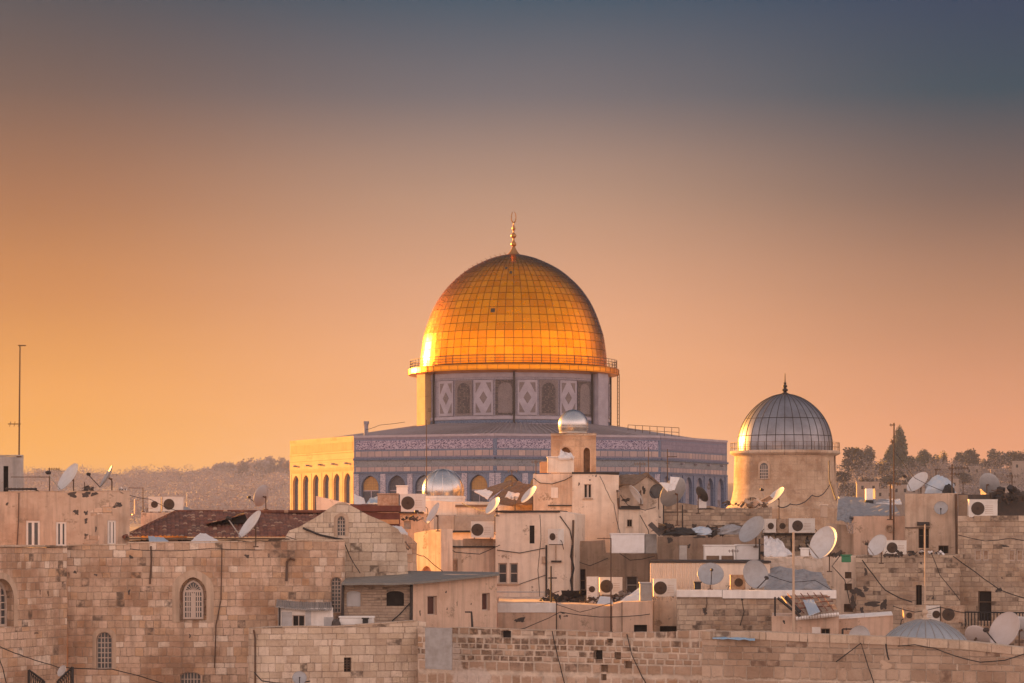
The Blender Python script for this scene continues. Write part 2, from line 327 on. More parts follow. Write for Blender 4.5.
# ---------------------------------------------------------------- mesh helpers
class MB:
    def __init__(s): s.v = []; s.f = []; s.uv = {}
    def add(s, vs, fs, uvs=None):
        o = len(s.v); s.v += [tuple(p) for p in vs]
        for i, f in enumerate(fs):
            if uvs: s.uv[len(s.f)] = uvs[i]
            s.f.append(tuple(o+k for k in f))
        return s
    def box(s, x0, x1, y0, y1, z0, z1, mat=None):
        vs = [Vector((x, y, z)) for z in (z0, z1) for x, y in ((x0, y0), (x1, y0), (x1, y1), (x0, y1))]
        if mat is not None: vs = [mat @ p for p in vs]
        return s.add(vs, [(3, 2, 1, 0), (4, 5, 6, 7), (0, 1, 5, 4), (1, 2, 6, 5), (2, 3, 7, 6), (3, 0, 4, 7)])
    def tube(s, pts, r, n=6, caps=True):
        pts = [Vector(p) for p in pts]; rs = r if isinstance(r, (list, tuple)) else [r]*len(pts)
        up = None; rings = []
        for i, p in enumerate(pts):
            d = (pts[min(i+1, len(pts)-1)]-pts[max(i-1, 0)])
            if d.length < 1e-9: d = Vector((0, 0, 1))
            d.normalize()
            if up is None: up = Vector((0, 0, 1)) if abs(d.z) < .9 else Vector((1, 0, 0))
            a = d.cross(up).normalized(); b = a.cross(d).normalized()
            rings.append([p+(a*math.cos(2*math.pi*k/n)+b*math.sin(2*math.pi*k/n))*rs[i] for k in range(n)])
        vs = [q for g in rings for q in g]; fs = []
        for i in range(len(pts)-1):
            for k in range(n):
                k2 = (k+1) % n; fs.append((i*n+k, i*n+k2, (i+1)*n+k2, (i+1)*n+k))
        if caps: fs += [tuple(range(n))[::-1], tuple((len(pts)-1)*n+k for k in range(n))]
        return s.add(vs, fs)
    def lathe(s, prof, n=48, a0=0., a1=2*math.pi, mat=None):
        full = abs(a1-a0-2*math.pi) < 1e-6; m = n if full else n+1
        vs = []; fs = []; uvs = []; rm = max(p[0] for p in prof)
        L = [0]
        for i in range(1, len(prof)): L.append(L[-1]+math.dist(prof[i], prof[i-1]))
        for r, z in prof:
            for k in range(m):
                a = a0+(a1-a0)*k/n; vs.append(Vector((max(r, 1e-4)*math.cos(a), max(r, 1e-4)*math.sin(a), z)))
        if mat is not None: vs = [mat @ p for p in vs]
        for i in range(len(prof)-1):
            for k in range(n):
                k2 = (k+1) % m; fs.append((i*m+k, i*m+k2, (i+1)*m+k2, (i+1)*m+k))
                ua, ub = (a0+(a1-a0)*k/n)*rm, (a0+(a1-a0)*(k+1)/n)*rm
                uvs.append([(ua, L[i]), (ub, L[i]), (ub, L[i+1]), (ua, L[i+1])])
        return s.add(vs, fs, uvs)
    def prism(s, poly, y0, y1):
        """polygon in x,z extruded from y0 to y1"""
        n = len(poly); vs = [(x, y0, z) for x, z in poly]+[(x, y1, z) for x, z in poly]
        return s.add(vs, [tuple(range(n)), tuple(range(2*n-1, n-1, -1))]+[(i, i+n, (i+1) % n+n, (i+1) % n) for i in range(n)])
    def xf(s, mat, start=0):
        for i in range(start, len(s.v)): s.v[i] = tuple(mat @ Vector(s.v[i]))
        return s
    def build(s, name, mat, parent=None, loc=None, rotz=0., smooth=None, uvo=(0, 0)):
        me = bpy.data.meshes.new(name); me.from_pydata(s.v, [], s.f)
        lay = me.uv_layers.new(name='UVMap'); dat = [0.]*(2*len(me.loops))
        for p in me.polygons:
            ex = s.uv.get(p.index)
            nx, ny, nz = map(abs, p.normal)
            for j, li in enumerate(p.loop_indices):
                if ex: u, v = ex[j]
                else:
                    x, y, z = me.vertices[me.loops[li].vertex_index].co
                    u, v = (x, y) if nz > .75 else ((y, z) if nx > ny else (x, z))
                dat[2*li], dat[2*li+1] = u+uvo[0], v+uvo[1]
        lay.data.foreach_set('uv', dat)
        me.materials.append(M[mat] if isinstance(mat, str) else mat)
        if smooth is not None:
            me.polygons.foreach_set('use_smooth', [True]*len(me.polygons)); me.set_sharp_from_angle(angle=R(smooth))
        o = bpy.data.objects.new(name, me); C.objects.link(o)
        if parent is not None: o.parent = parent
        if loc is not None: o.location = loc
        o.rotation_euler.z = rotz
        return o

def P(px, py, D): return Vector(((px-512)/F*D, D, (HY-py)/F*D+EYE))
def tag(o, label, cat, group=None, kind=None):
    o['label'] = label; o['category'] = cat
    if group: o['group'] = group
    if kind: o['kind'] = kind
    return o
def thing(name, label, cat, loc=(0, 0, 0), rotz=0., group=None):
    o = bpy.data.objects.new(name, None); C.objects.link(o); o.empty_display_size = .2
    o.location = loc; o.rotation_euler.z = rotz
    return tag(o, label, cat, group)

def arch_pts(x0, x1, zb, zt, pointed=False, n=8, spring=None):
    """closed outline, counter-clockwise from lower left: jambs and an arched head"""
    w_ = x1-x0; c = (x0+x1)/2
    if spring is None: spring = zt-w_/2*(1.25 if pointed else 1)
    spring = max(spring, zb+.05)
    pts = [(x0, zb), (x1, zb)]
    for i in range(2*n+1):
        a = math.pi*i/(2*n); k = math.sin(a)
        x = c+math.cos(a)*w_/2
        if pointed: k = 1-(1-math.sin(min(a, math.pi-a)))**1.0; k = .75*k+.25*min(a, math.pi-a)/(math.pi/2)
        pts.append((x, spring+(zt-spring)*k))
    return pts

def plate(out, hl, depth, rev):
    """outline in x,z with holes, extruded back; the holes become recesses rev deep"""
    bm = bmesh.new()
    def ring(lp, y): return [bm.verts.new((x, y, z)) for x, z in lp]
    def edges(r): return [bm.edges.new((r[i], r[(i+1) % len(r)])) for i in range(len(r))]
    ro = ring(out, 0); E = edges(ro); rh = []
    for h in hl:
        r = ring(h, 0); rh.append(r); E += edges(r)
    bmesh.ops.triangle_fill(bm, use_beauty=True, edges=E)
    bo = ring(out, depth)
    n = len(ro)
    for i in range(n): bm.faces.new((ro[i], bo[i], bo[(i+1) % n], ro[(i+1) % n]))
    bm.faces.new(bo)
    for r, h in zip(rh, hl):
        b2 = ring(h, rev); m = len(r)
        for i in range(m): bm.faces.new((r[i], r[(i+1) % m], b2[(i+1) % m], b2[i]))
        bm.faces.new(b2)
    bmesh.ops.recalc_face_normals(bm, faces=bm.faces)
    mb = MB(); bm.verts.index_update()
    mb.v = [tuple(v.co) for v in bm.verts]; mb.f = [tuple(v.index for v in f.verts) for f in bm.faces]; bm.free()
    return mb

class House:
    """vertical wall plane through two photo columns at given distances; local x along it, y inward, z up"""
    def __init__(s, name, label, x0, x1, D0, D1=None, cat='house', group='stone houses of the old town', base=0.):
        D1 = D0 if D1 is None else D1
        a, b = P(x0, HY, D0), P(x1, HY, D1)
        if x0 > 520 and abs(D1-D0) <= 1.2:      # right-hand fronts are turned a little to the left
            r = -math.atan((x0-512)/F)-R(.4); k1 = (x1-512)/F; t_ = (k1*a.y-a.x)/(math.cos(r)-k1*math.sin(r)); b = Vector((a.x+t_*math.cos(r), a.y+t_*math.sin(r), 0))
        if x1 < 505 and abs(D1-D0) <= 1.2:      # left-hand fronts are turned a little to the right
            r = math.atan((512-x1)/F)+R(.4); k0 = (x0-512)/F; t_ = (b.x-k0*b.y)/(math.cos(r)-k0*math.sin(r)); a = Vector((b.x-t_*math.cos(r), b.y-t_*math.sin(r), 0))
        s.a = Vector((a.x, a.y)); s.d = Vector((b.x-a.x, b.y-a.y)); s.L = s.d.length; s.base = base
        s.rot = math.atan2(s.d.y, s.d.x)
        s.uvo = (0, 0) if name == 'boundary_wall' else (rnd.uniform(0, 60), rnd.uniform(0, 9))
        s.root = thing(name, label, cat, (a.x, a.y, base), s.rot, group)
        s.W = Matrix.Translation((a.x, a.y, base)) @ Matrix.Rotation(s.rot, 4, 'Z')
    def loc(s, px, py):
        k = (px-512)/F; tt = (k*s.a.y-s.a.x)/(s.d.x-k*s.d.y)
        Y = s.a.y+tt*s.d.y
        return tt*s.L, (HY-py)/F*Y+EYE-s.base
    def wall(s, poly, depth, mat, holes=(), rev=.24, jit=.045, name='wall', part=None):
        """poly: photo outline of the top from left to right (the bottom runs to the ground)"""
        pts = [s.loc(*p) for p in poly]
        top = []
        for i, p in enumerate(pts):
            if i:
                q = pts[i-1]; L = math.dist(p, q); k = int(L/.7)
                for j in range(1, k):
                    f = j/k; top.append((q[0]+(p[0]-q[0])*f+rnd.uniform(-jit, jit)*.5, q[1]+(p[1]-q[1])*f+rnd.uniform(-jit, jit)))
            top.append(p)
        xl, xr = pts[0][0], pts[-1][0]
        out = [(xl, 0), (xr, 0)]+top[::-1]
        # uneven vertical edges
        def side(x, z0, z1):
            k = max(1, int(abs(z1-z0)/.9)); return [(x+rnd.uniform(-jit, jit)*.6, z0+(z1-z0)*j/k) for j in range(1, k)]
        out = [(xl, 0), (xr, 0)]+side(xr, 0, pts[-1][1])+top[::-1]+side(xl, pts[0][1], 0)
        hl = [s.hole(h) for h in holes]
        mb = plate(out, hl, depth, rev)
        s.wallobj = mb.build(name, mat, part or s.root, uvo=s.uvo); s.depth = depth
        s.rev = rev
        return s
    def hole(s, h):
        k, x0, y0, x1, y1 = h[:5]
        (a, zt), (b, zb) = s.loc(x0, y0), s.loc(x1, y1)
        if k == 'r': return [(a, zb), (b, zb), (b, zt), (a, zt)]
        if k == 's': return arch_pts(a, b, zb, zt, spring=zt-(b-a)*.18, n=6)
        return arch_pts(a, b, zb, zt, k == 'p')
    def window(s, h, nx=1, nz=1, bar=.05, frame='frame', pane='glass', inset=.10, sill=False, name='window', shrink=0., rail=.06, fan=False):
        """frame with bars, and its pane as a sub-part, in the hole h"""
        lp = s.hole(h); xs = [p[0] for p in lp]; zs = [p[1] for p in lp]
        x0, x1, z0, z1 = min(xs), max(xs), min(zs), max(zs)
        c = ((x0+x1)/2, z0)
        def scale(lp, k): return [((x-c[0])*(1-2*k/(x1-x0))+c[0], z0+k+(z-z0)*(1-2*k/(z1-z0))) for x, z in lp]
        o = scale(lp, shrink+.004) if shrink else scale(lp, .004); i_ = scale(lp, shrink+rail)
        mb = MB(); n = len(o); y0, y1 = inset, inset+.07
        vs = [(x, y0, z) for x, z in o]+[(x, y0, z) for x, z in i_]+[(x, y1, z) for x, z in i_]
        mb.add(vs, [(k, (k+1) % n, n+(k+1) % n, n+k) for k in range(n)]+[(n+k, n+(k+1) % n, 2*n+(k+1) % n, 2*n+k) for k in range(n)])
        xs = [p[0] for p in i_]; zs = [p[1] for p in i_]; a0, a1, b0, b1 = min(xs), max(xs), min(zs), max(zs)
        def top_at(x):
            if h[0] == 'r': return b1
            best = b1; 
            for k in range(len(i_)):
                p, q = i_[k], i_[(k+1) % len(i_)]
                if max(p[1], q[1]) > b0+.05 and abs(q[0]-p[0]) > 1e-6 and min(p[0], q[0]) <= x <= max(p[0], q[0]) and not (p[1] < b0+.02 and q[1] < b0+.02):
                    best = p[1]+(q[1]-p[1])*(x-p[0])/(q[0]-p[0])
            return best
        sp = b1-(a1-a0)*.55 if fan else b1
        for k in range(1, nx):
            x = a0+(a1-a0)*k/nx; mb.box(x-bar/2, x+bar/2, y0+.01, y1-.01, b0, min(sp, top_at(x)))
        for k in range(1, nz):
            z = b0+(sp-b0)*k/nz
            ins = [x for x in (a0+(a1-a0)*j/24 for j in range(25)) if top_at(x) >= z-.01]
            if ins: mb.box(min(ins), max(ins), y0+.013, y1-.013, z-bar/2, z+bar/2)
        if fan:
            cx = (a0+a1)/2; mb.box(a0, a1, y0+.005, y1-.005, sp-bar, sp+bar)
            for k in range(1, 8):
                a = math.pi*k/8; r_ = min((a1-a0)/2*.98, (b1-sp)*.98)
                mb.tube([(cx, y0+.03, sp), (cx+r_*math.cos(a), y0+.03, sp+r_*math.sin(a)*.95)], .022, 4)
        fr = mb.build(name, frame, s.wallobj)
        pm = MB(); pm.add([(x, inset+.06, z) for x, z in scale(lp, shrink+.005)], [tuple(range(n))]); pm.build('pane', pane, fr)
        if sill:
            sm = MB(); sm.box(x0-.08, x1+.08, -.09, inset+.02, z0-.09, z0-.004); sm.build('sill', 'surround', fr)
        return fr
    def opening(s, h, pane='void', name='doorway', inset=.2):
        lp = s.hole(h); n = len(lp)
        po = MB().add([(x, inset, z) for x, z in lp], [tuple(range(n))]).build(name, pane, s.wallobj)
        if h[0] == 'r' and name in ('window', 'doorway'):
            (x0, z0), (x1, _), (_, z1) = lp[0], lp[1], lp[2]; m = MB(); g = .045
            m.box(x0+.003, x0+g, inset-.07, inset-.01, z0, z1-.003); m.box(x1-g, x1-.003, inset-.07, inset-.01, z0, z1-.003); m.box(x0+g, x1-g, inset-.068, inset-.012, z1-g, z1-.004)
            if name == 'window': m.box((x0+x1)/2-.018, (x0+x1)/2+.018, inset-.06, inset-.02, z0, z1-g)
            else: m.box(x0+g, x1-g, inset-.06, inset-.02, z0+(z1-z0)*.62, z0+(z1-z0)*.62+.04)
            m.build('frame', rnd.choice(('frame', 'wood', 'iron')), po)
            m = MB(); m.box(x0-.07, x1+.07, -.05, .02, z0-.07, z0-.004); m.build('sill', 'surround', po)
        return po
    def surround(s, h, wid=.22, out=.03, mat='surround'):
        lp = s.hole(h)[2:]; lp = [s.hole(h)[1]]+lp+[s.hole(h)[0]]
        xs = [p[0] for p in lp]; c = (min(xs)+max(xs))/2; zb = lp[0][1]
        o = []
        zt = max(p[1] for p in lp); hw = (max(xs)-min(xs))/2
        for x, z in lp: o.append((c+(x-c)*(hw+wid)/hw, zb+(z-zb)*(zt-zb+wid)/(zt-zb)))
        n = len(lp); mb = MB()
        mb.add([(x, -out, z) for x, z in lp]+[(x, -out, z) for x, z in o]+[(x, .01, z) for x, z in o]+[(x, .02, z) for x, z in lp],
               [(i, i+1, n+i+1, n+i) for i in range(n-1)]+[(n+i, n+i+1, 2*n+i+1, 2*n+i) for i in range(n-1)]+[(3*n+i, 3*n+i+1, i+1, i) for i in range(n-1)])
        return mb.build('arch_surround', mat, s.root)
    def slab(s, name, px0, px1, py0, py1, out, dep, mat, yoff=0.):
        (x0, z1), (x1, _) = s.loc(px0, py0), s.loc(px1, py0); _, z0 = s.loc(px0, py1)
        return MB().box(x0, x1, -out, dep, z0, z1).build(name, mat, s.root)
    def coping(s, poly, h=.12, out=.05, dep=None, mat='stone_cap', name='coping'):
        pts = [s.loc(*p) for p in poly]; mb = MB(); dep = dep or .45
        for p, q in zip(pts, pts[1:]):
            k = max(1, int((q[0]-p[0])/1.1))
            for j in range(k):
                a, b = j/k, (j+1)/k; g = .008
                xa, xb = p[0]+(q[0]-p[0])*a+g, p[0]+(q[0]-p[0])*b-g; za, zb = p[1]+(q[1]-p[1])*a, p[1]+(q[1]-p[1])*b
                e = rnd.uniform(-.012, .012); hh = h+rnd.uniform(-.015, .015)
                mb.add([(xa, -out+e, za+.003), (xb, -out+e, zb+.003), (xb, dep, zb+.003), (xa, dep, za+.003), (xa, -out+e, za+hh), (xb, -out+e, zb+hh), (xb, dep, zb+hh), (xa, dep, za+hh)],
                       [(3, 2, 1, 0), (4, 5, 6, 7), (0, 1, 5, 4), (1, 2, 6, 5), (2, 3, 7, 6), (3, 0, 4, 7)])
        return mb.build(name, mat, s.root)
    def pipe(s, pts, r=.05, out=.07, mat='iron', name='drainpipe'):
        return MB().tube([(*[s.loc(px, py)[0]], -out, s.loc(px, py)[1]) for px, py in pts], r).build(name, mat, s.root)
    def spot(s, px, py, w_, h_, mat='void', name='hole', out=.004):
        """a small ragged hole or stone loss in the wall face"""
        x, z = s.loc(px, py); n = 22; pts = []; p1, p2 = rnd.uniform(0, 6), rnd.uniform(0, 6)
        for k in range(n):
            a = 2*math.pi*k/n; e = .78+.16*math.sin(2*a+p1)+.14*math.sin(3*a+p2)+rnd.uniform(-.2, .2); q = max(abs(math.cos(a)), abs(math.sin(a)))**.6; pts.append((x+w_/2*math.cos(a)*e/q, z+h_/2*math.sin(a)*e/q))
        return MB().add([(a, -out, b) for a, b in pts], [tuple(range(n))]).build(name, mat, s.wallobj)
    def bits(s, spots, mat='void', name='hole'):
        for a in spots: s.spot(*a, mat=mat, name=name)

# ---------------------------------------------------------------- small rooftop things
DISH = 'satellite dishes on the rooftops'
def dish(px, py, major, ratio, phi, D, label, mat='dish_white', back=False, arm=True, pole=1.0, name='satellite_dish', group=DISH, deep=.11, wall=False):
    """seen as an ellipse of given long axis (pixels) and axis ratio; phi = screen direction its face is turned to"""
    d = major*D/F; c = P(px, py, D); th = math.acos(min(1, ratio)); ph = R(phi)
    nrm = Vector((math.sin(th)*math.cos(ph), (math.cos(th) if back else -math.cos(th)), math.sin(th)*math.sin(ph))).normalized()
    root = thing(name, label, 'satellite dish', c-Vector((0, 0, pole)), 0, group)
    rot = nrm.to_track_quat('Z', 'Y').to_matrix().to_4x4()
    T = Matrix.Translation((0, 0, pole)) @ rot
    n = 10; r = d/2
    prof = [(r*i/n, deep*d*((i/n)**2)-deep*d*.5) for i in range(n+1)]
    lip = [(r*1.015, prof[-1][1]+.012), (r*1.03, prof[-1][1]-.01), (r*1.0, prof[-1][1]-.03)]
    bk = [(r*i/n, deep*d*((i/n)**2)-deep*d*.5-.03) for i in range(n-1, -1, -1)]
    m = MB(); m.lathe(prof+lip+bk, 36, mat=T); m.build('bowl', mat, root, smooth=50)
    down = (T.to_3x3().inverted() @ Vector((0, 0, -1))); down.z = 0
    down = down.normalized() if down.length > .05 else Vector((0, -1, 0))
    if arm:
        m = MB(); rim = T @ (down*r*.98+Vector((0, 0, deep*d*.4))); foc = T @ (down*r*.55+Vector((0, 0, d*.72)))
        m.tube([rim, foc], max(.022, d*.018), 5); m.build('feed_arm', 'dark' if mat != 'dish_white' else 'pole', root)
        m = MB(); f2 = T @ (down*r*.45+Vector((0, 0, d*.62))); m.tube([f2, foc, foc+(foc-f2)*.5], [d*.05, d*.065, d*.035], 8); m.build('receiver_head', 'dark', root)
    m = MB(); hub = T @ Vector((0, 0, -deep*d*.5-.02)); behind = T @ Vector((0, 0, -deep*d*.5-.22))
    m.tube([hub, behind], .05, 6)
    if wall: m.tube([behind, behind+Vector((0, .35, 0))], .035, 6)
    else: m.tube([behind+Vector((0, 0, .08)), (behind.x, behind.y, 0)], .035, 6); m.tube([(behind.x, behind.y, .0), (behind.x, behind.y, .06)], .14, 8)
    m.build('mount', 'iron', root)
    return root

def fanbox(name, label, x0, y0, x1, y1, D, fan=.35, dep=.34, mat='ac', side=1, rot=0., legs=True, group='air conditioner units outside the houses', fx=None):
    """outdoor air-conditioner unit: casing, round fan recess with grille, side louvres, feet"""
    a, b = P(x0, y1, D), P(x1, y0, D); W_, H_ = b.x-a.x, b.z-a.z
    root = thing(name, label, 'air conditioner', ((a.x+b.x)/2, D, a.z), R(rot), group)
    m = MB(); g = .05 if legs else 0
    m.box(-W_/2, W_/2, 0, dep, g, H_)
    m.box(-W_/2-.008, W_/2+.008, -.012, dep+.012, H_-.05, H_+.012)
    c = m.build('casing', mat, root)
    cx = -W_/2+W_*fan if fx is None else fx*W_; r = min(H_*.34, W_*.27); cz = (H_+g)/2-.01
    f = MB(); f.lathe([(r*1.06, 0), (r*1.06, .02), (r, .02), (r, .008), (.001, .006)], 28, mat=Matrix.Translation((cx, -.002, cz)) @ Matrix.Rotation(R(90), 4, 'X'))
    fo = f.build('fan_opening', 'fan', root, smooth=40)
    gr = MB()
    for k in range(1, 5): gr.lathe([(r*k/5+.008, .03), (r*k/5-.004, .03), (r*k/5-.004, .022), (r*k/5+.008, .022)], 24, mat=Matrix.Translation((cx, 0, cz)) @ Matrix.Rotation(R(90), 4, 'X'))
    for k in range(6):
        an = math.pi*k/6; gr.tube([(cx-r*math.cos(an), -.026, cz-r*math.sin(an)), (cx+r*math.cos(an), -.026, cz+r*math.sin(an))], .006, 4)
    gr.build('fan_grille', 'iron', fo)
    hb = MB(); hb.tube([(cx, -.012, cz), (cx, -.03, cz)], r*.22, 10); hb.build('hub', 'dark', fo)
    lv = MB(); x2 = max(cx+r*1.15, -W_/2+.05) if fan < .5 else -W_/2+.05
    wv = min(W_/2-.06-x2, W_*.28)
    if wv > .06:
        for k in range(5): lv.box(x2, x2+wv, -.008, 0, H_*.25+k*H_*.1, H_*.25+k*H_*.1+.018)
        lv.build('louvre', 'acrust', root)
    hs = MB(); sd_ = 1 if cx < 0 else -1; hs.tube([(sd_*W_*.5, dep*.4, H_*.3), (sd_*(W_*.5+.10), dep*.4, H_*.22), (sd_*(W_*.5+.13), dep*.45, 0), (sd_*(W_*.5+.06), dep*.8, -.25)], .022, 5); hs.build('hose', 'black', root)
    if legs:
        lg = MB(); [lg.box(x-.04, x+.04, -.02, dep+.02, 0, g) for x in (-W_*.35, W_*.35)]; lg.build('foot', 'iron', root)
    return root

def crate(name, label, cat, x0, y0, x1, y1, D, dep, mat, rot=0., lid=None, group=None, ribs=0):
    """boxy thing with softened edges, an overhanging lid and optional ribs"""
    a, b = P(x0, y1, D), P(x1, y0, D); W_, H_ = b.x-a.x, b.z-a.z
    root = thing(name, label, cat, ((a.x+b.x)/2, D, a.z), R(rot), group)
    m = MB(); e = min(.03, W_*.06, H_*.1)
    ring = lambda k, z: [(-W_/2+k, k, z), (W_/2-k, k, z), (W_/2-k, dep-k, z), (-W_/2+k, dep-k, z)]
    vs = ring(e*.6, 0)+ring(0, e)+ring(0, H_-e)+ring(e, H_)
    m.add(vs, [(3, 2, 1, 0), (12, 13, 14, 15)]+[(4*j+i, 4*j+(i+1) % 4, 4*j+4+(i+1) % 4, 4*j+4+i) for j in range(3) for i in range(4)])
    m.build('body', mat, root)
    if ribs:
        rb = MB()
        for k in range(ribs):
            x = -W_/2+W_*(k+.5)/ribs; rb.box(x-.012, x+.012, -.02, -.0005, e, H_-e)
        rb.build('rib', mat, root)
    if lid: MB().box(-W_/2-.04, W_/2+.04, -.04, dep+.04, H_+.003, H_+.07).build('lid', lid, root)
    return root

def sheet(name, label, cat, corners, mat, thick=.05, group=None, sag=.0, n=8, wave=0.):
    """a thin slab through four points (near left, near right, far right, far left), subdivided and slightly uneven"""
    a, b, c, d = [Vector(p) for p in corners]; base = (a+b+c+d)/4; root = None
    m = MB(); top = []
    nrm = ((b-a).cross(d-a)).normalized()
    if nrm.z < 0: nrm = -nrm
    for j in range(n+1):
        for i in range(n+1):
            u, v = i/n, j/n
            p = (a*(1-u)+b*u)*(1-v)+(d*(1-u)+c*u)*v
            p = p+nrm*(-sag*math.sin(math.pi*u)*math.sin(math.pi*v)+rnd.uniform(-1, 1)*wave)-base
            top.append(p)
    N_ = (n+1)*(n+1); vs = top+[p-nrm*thick for p in top]; fs = []
    for j in range(n):
        for i in range(n):
            q = (j*(n+1)+i, j*(n+1)+i+1, (j+1)*(n+1)+i+1, (j+1)*(n+1)+i); fs.append(q); fs.append(tuple(N_+k for k in q[::-1]))
    bd = [i for i in range(n+1)]+[j*(n+1)+n for j in range(1, n+1)]+[n*(n+1)+i for i in range(n-1, -1, -1)]+[j*(n+1) for j in range(n-1, 0, -1)]
    for k in range(len(bd)):
        p, q = bd[k], bd[(k+1) % len(bd)]; fs.append((p, p+N_, q+N_, q))
    m.add(vs, fs); o = m.build(name, mat, None, base)
    return tag(o, label, cat, group)

def heap(name, label, cat, px, py, w_, h_, D, mat, seed=1, group=None, dep=None):
    """crumpled covered lump: uneven dome"""
    c = P(px, py, D); r2 = random.Random(seed); m = MB(); n, k = 14, 6; dep = dep or w_*.7; vs = []; fs = []
    for j in range(k+1):
        a = math.pi/2*j/k
        for i in range(n):
            b = 2*math.pi*i/n; e = 1+r2.uniform(-.16, .16)*(1 if j < k else 0)
            vs.append((w_/2*math.cos(a)*math.cos(b)*e, dep/2*math.cos(a)*math.sin(b)*e, h_*math.sin(a)*(1+r2.uniform(-.12, .12))))
    for j in range(k):
        for i in range(n): fs.append((j*n+i, j*n+(i+1) % n, (j+1)*n+(i+1) % n, (j+1)*n+i))
    fs.append(tuple(range(n))[::-1])
    m.add(vs, fs); o = m.build(name, mat, None, c)
    return tag(o, label, cat, group)

def cable(label, pts, D, r=.022, sag=0., mat='black', name='cable', group='cables strung over the houses'):
    """pts: photo points, D one distance or one per point"""
    Ds = D if isinstance(D, (list, tuple)) else [D]*len(pts)
    W_ = [P(*p, d) for p, d in zip(pts, Ds)]; out = []
    for i in range(len(W_)-1):
        a, b = W_[i], W_[i+1]; k = max(2, int((b-a).length/.5))
        for j in range(k):
            f = j/k; q = a.lerp(b, f); q.z -= sag*(b-a).length*4*f*(1-f); q += Vector((rnd.uniform(-.015, .015), 0, rnd.uniform(-.015, .015))); out.append(q)
    out.append(W_[-1]); base = out[0].copy()
    o = MB().tube([p-base for p in out], r*.8, 5).build(name, mat, None, base)
    return tag(o, label, 'cable', group)

def mast(label, px, y0, y1, D, r=.04, mat='iron', arms=(), name='antenna_mast', cat='antenna', group='antennas and poles', lean=0.):
    """pole from y1 (foot) up to y0; arms: (py, px_left, px_right, n elements, element half length px)"""
    a, b = P(px, y1, D), P(px+lean, y0, D)
    root = thing(name, label, cat, a, 0, group); q = b-a
    MB().tube([(0, 0, 0), q], [r, r*.75], 7).build('pole', mat, root)
    for (py, l, rr, n, hl) in arms:
        p0, p1 = P(l, py, D)-a, P(rr, py, D)-a; m = MB(); m.tube([p0, p1], r*.55, 5)
        for k in range(n):
            c = p0.lerp(p1, (k+.5)/n); e = hl*D/F
            m.tube([c+Vector((0, -e*.6, -e*.5)), c+Vector((0, e*.6, e*.5))], r*.4, 4)
        m.build('aerial', mat, root)
    MB().tube([(0, 0, 0), (0, 0, .05)], r*3, 8).build('foot_plate', mat, root)
    return root

def dome_thing(root, name, cx, zb, prof, mat, ribs=0, ribr=.04, n=48, ribmat=None, rings=()):
    """prof: (radius, height above zb), base first"""
    o = MB().lathe([(r, zb+z) for r, z in prof], n).build(name, mat, root, smooth=35)
    if ribs:
        m = MB()
        for k in range(ribs):
            a = 2*math.pi*k/ribs; m.tube([((r+.005)*math.cos(a), (r+.005)*math.sin(a), zb+z) for r, z in prof], ribr, 4, False)
        for z, r in rings: m.lathe([(r+.01, zb+z-.02), (r+.03, zb+z), (r+.01, zb+z+.02)], n)
        m.build('seam', ribmat or mat, o)
    return o
def hemi(r, h, k=10, p=1.): return [(r*math.cos(math.pi/2*i/k), h*math.sin(math.pi/2*i/k)**p) for i in range(k+1)]

def scrap(name, label, cat, px, py, w_, h_, D, mats, seed=1, group=None):
    """jumble of small boards, boxes, pipes and rags, one thing"""
    r_ = random.Random(seed); root = thing(name, label, cat, P(px, py, D), 0, group)
    for kind, mt in zip(('sheeting', 'rubble', 'wiring'), mats):  # sheeting is loose boards, rubble small boxes, wiring short bent pipes
        m = MB()
        for k in range(int((3 if kind == 'rubble' else 4)+2.5*min(2, w_))):
            x = r_.uniform(-.5, .5)*w_; z = r_.random()**1.6*h_*.75; y = r_.uniform(-.3, .3)*min(1.2, w_)
            T = Matrix.Translation((x, y, z)) @ Matrix.Rotation(r_.uniform(-.9, .9), 4, 'Y') @ Matrix.Rotation(r_.uniform(-1.2, 1.2), 4, 'Z') @ Matrix.Rotation(r_.uniform(-.7, .7), 4, 'X')
            s_ = min(1., h_*1.3)
            if kind == 'sheeting': m.box(-.42*s_*r_.uniform(.4, 1.8), .42*s_*r_.uniform(.3, 1.5), -.015, .015, -.12*s_, .12*s_*r_.uniform(.3, 2.6), T)
            elif kind == 'rubble': a = .16*s_*r_.uniform(.4, 1.3); m.box(-a, a, -a, a, -a*.7, a*.8, T)
            else:
                q = [T @ Vector((f*.4*s_, 0, .12*s_*math.sin(f*2+k))) for f in (-1, -.4, .2, .8)]; m.tube(q, .018+.012*r_.random(), 5)
        m.build(kind, mt, root)
    return root
# ---------------------------------------------------------------- ground, hills, haze
def terrain(x, y):
    def ss(a, b, v):
        k = min(1, max(0, (v-a)/(b-a))); return k*k*(3-2*k)
    if y < 860: return 20.3*ss(250, 285, y)*(1-ss(440, 600, y))
    k = ss(-.03, .06, x/y)                       # right: a nearer, higher shoulder; left: a long slope to the far ridge
    zr = 46*ss(860, 1290, y)+8*ss(1290, 3200, y)
    zl = 26*ss(860, 1500, y)+50*ss(1500, 3180, y)
    z = zl*(1-k)+zr*k+(1.2*math.sin(x*.017+y*.013)+.8*math.sin(x*.05))*ss(900, 1200, y)
    if y > 3280: z -= 40*ss(3280, 4200, y)
    return max(0, z)
m = MB(); NX, NY = 90, 130; vs = []; fs = []
for j in range(NY+1):
    y = -20+4200*(j/NY)**1.4
    for i in range(NX+1):
        x = -1100+2200*i/NX; vs.append((x, y, terrain(x, y)))
for j in range(NY):
    for i in range(NX): fs.append((j*(NX+1)+i, j*(NX+1)+i+1, (j+1)*(NX+1)+i+1, (j+1)*(NX+1)+i))
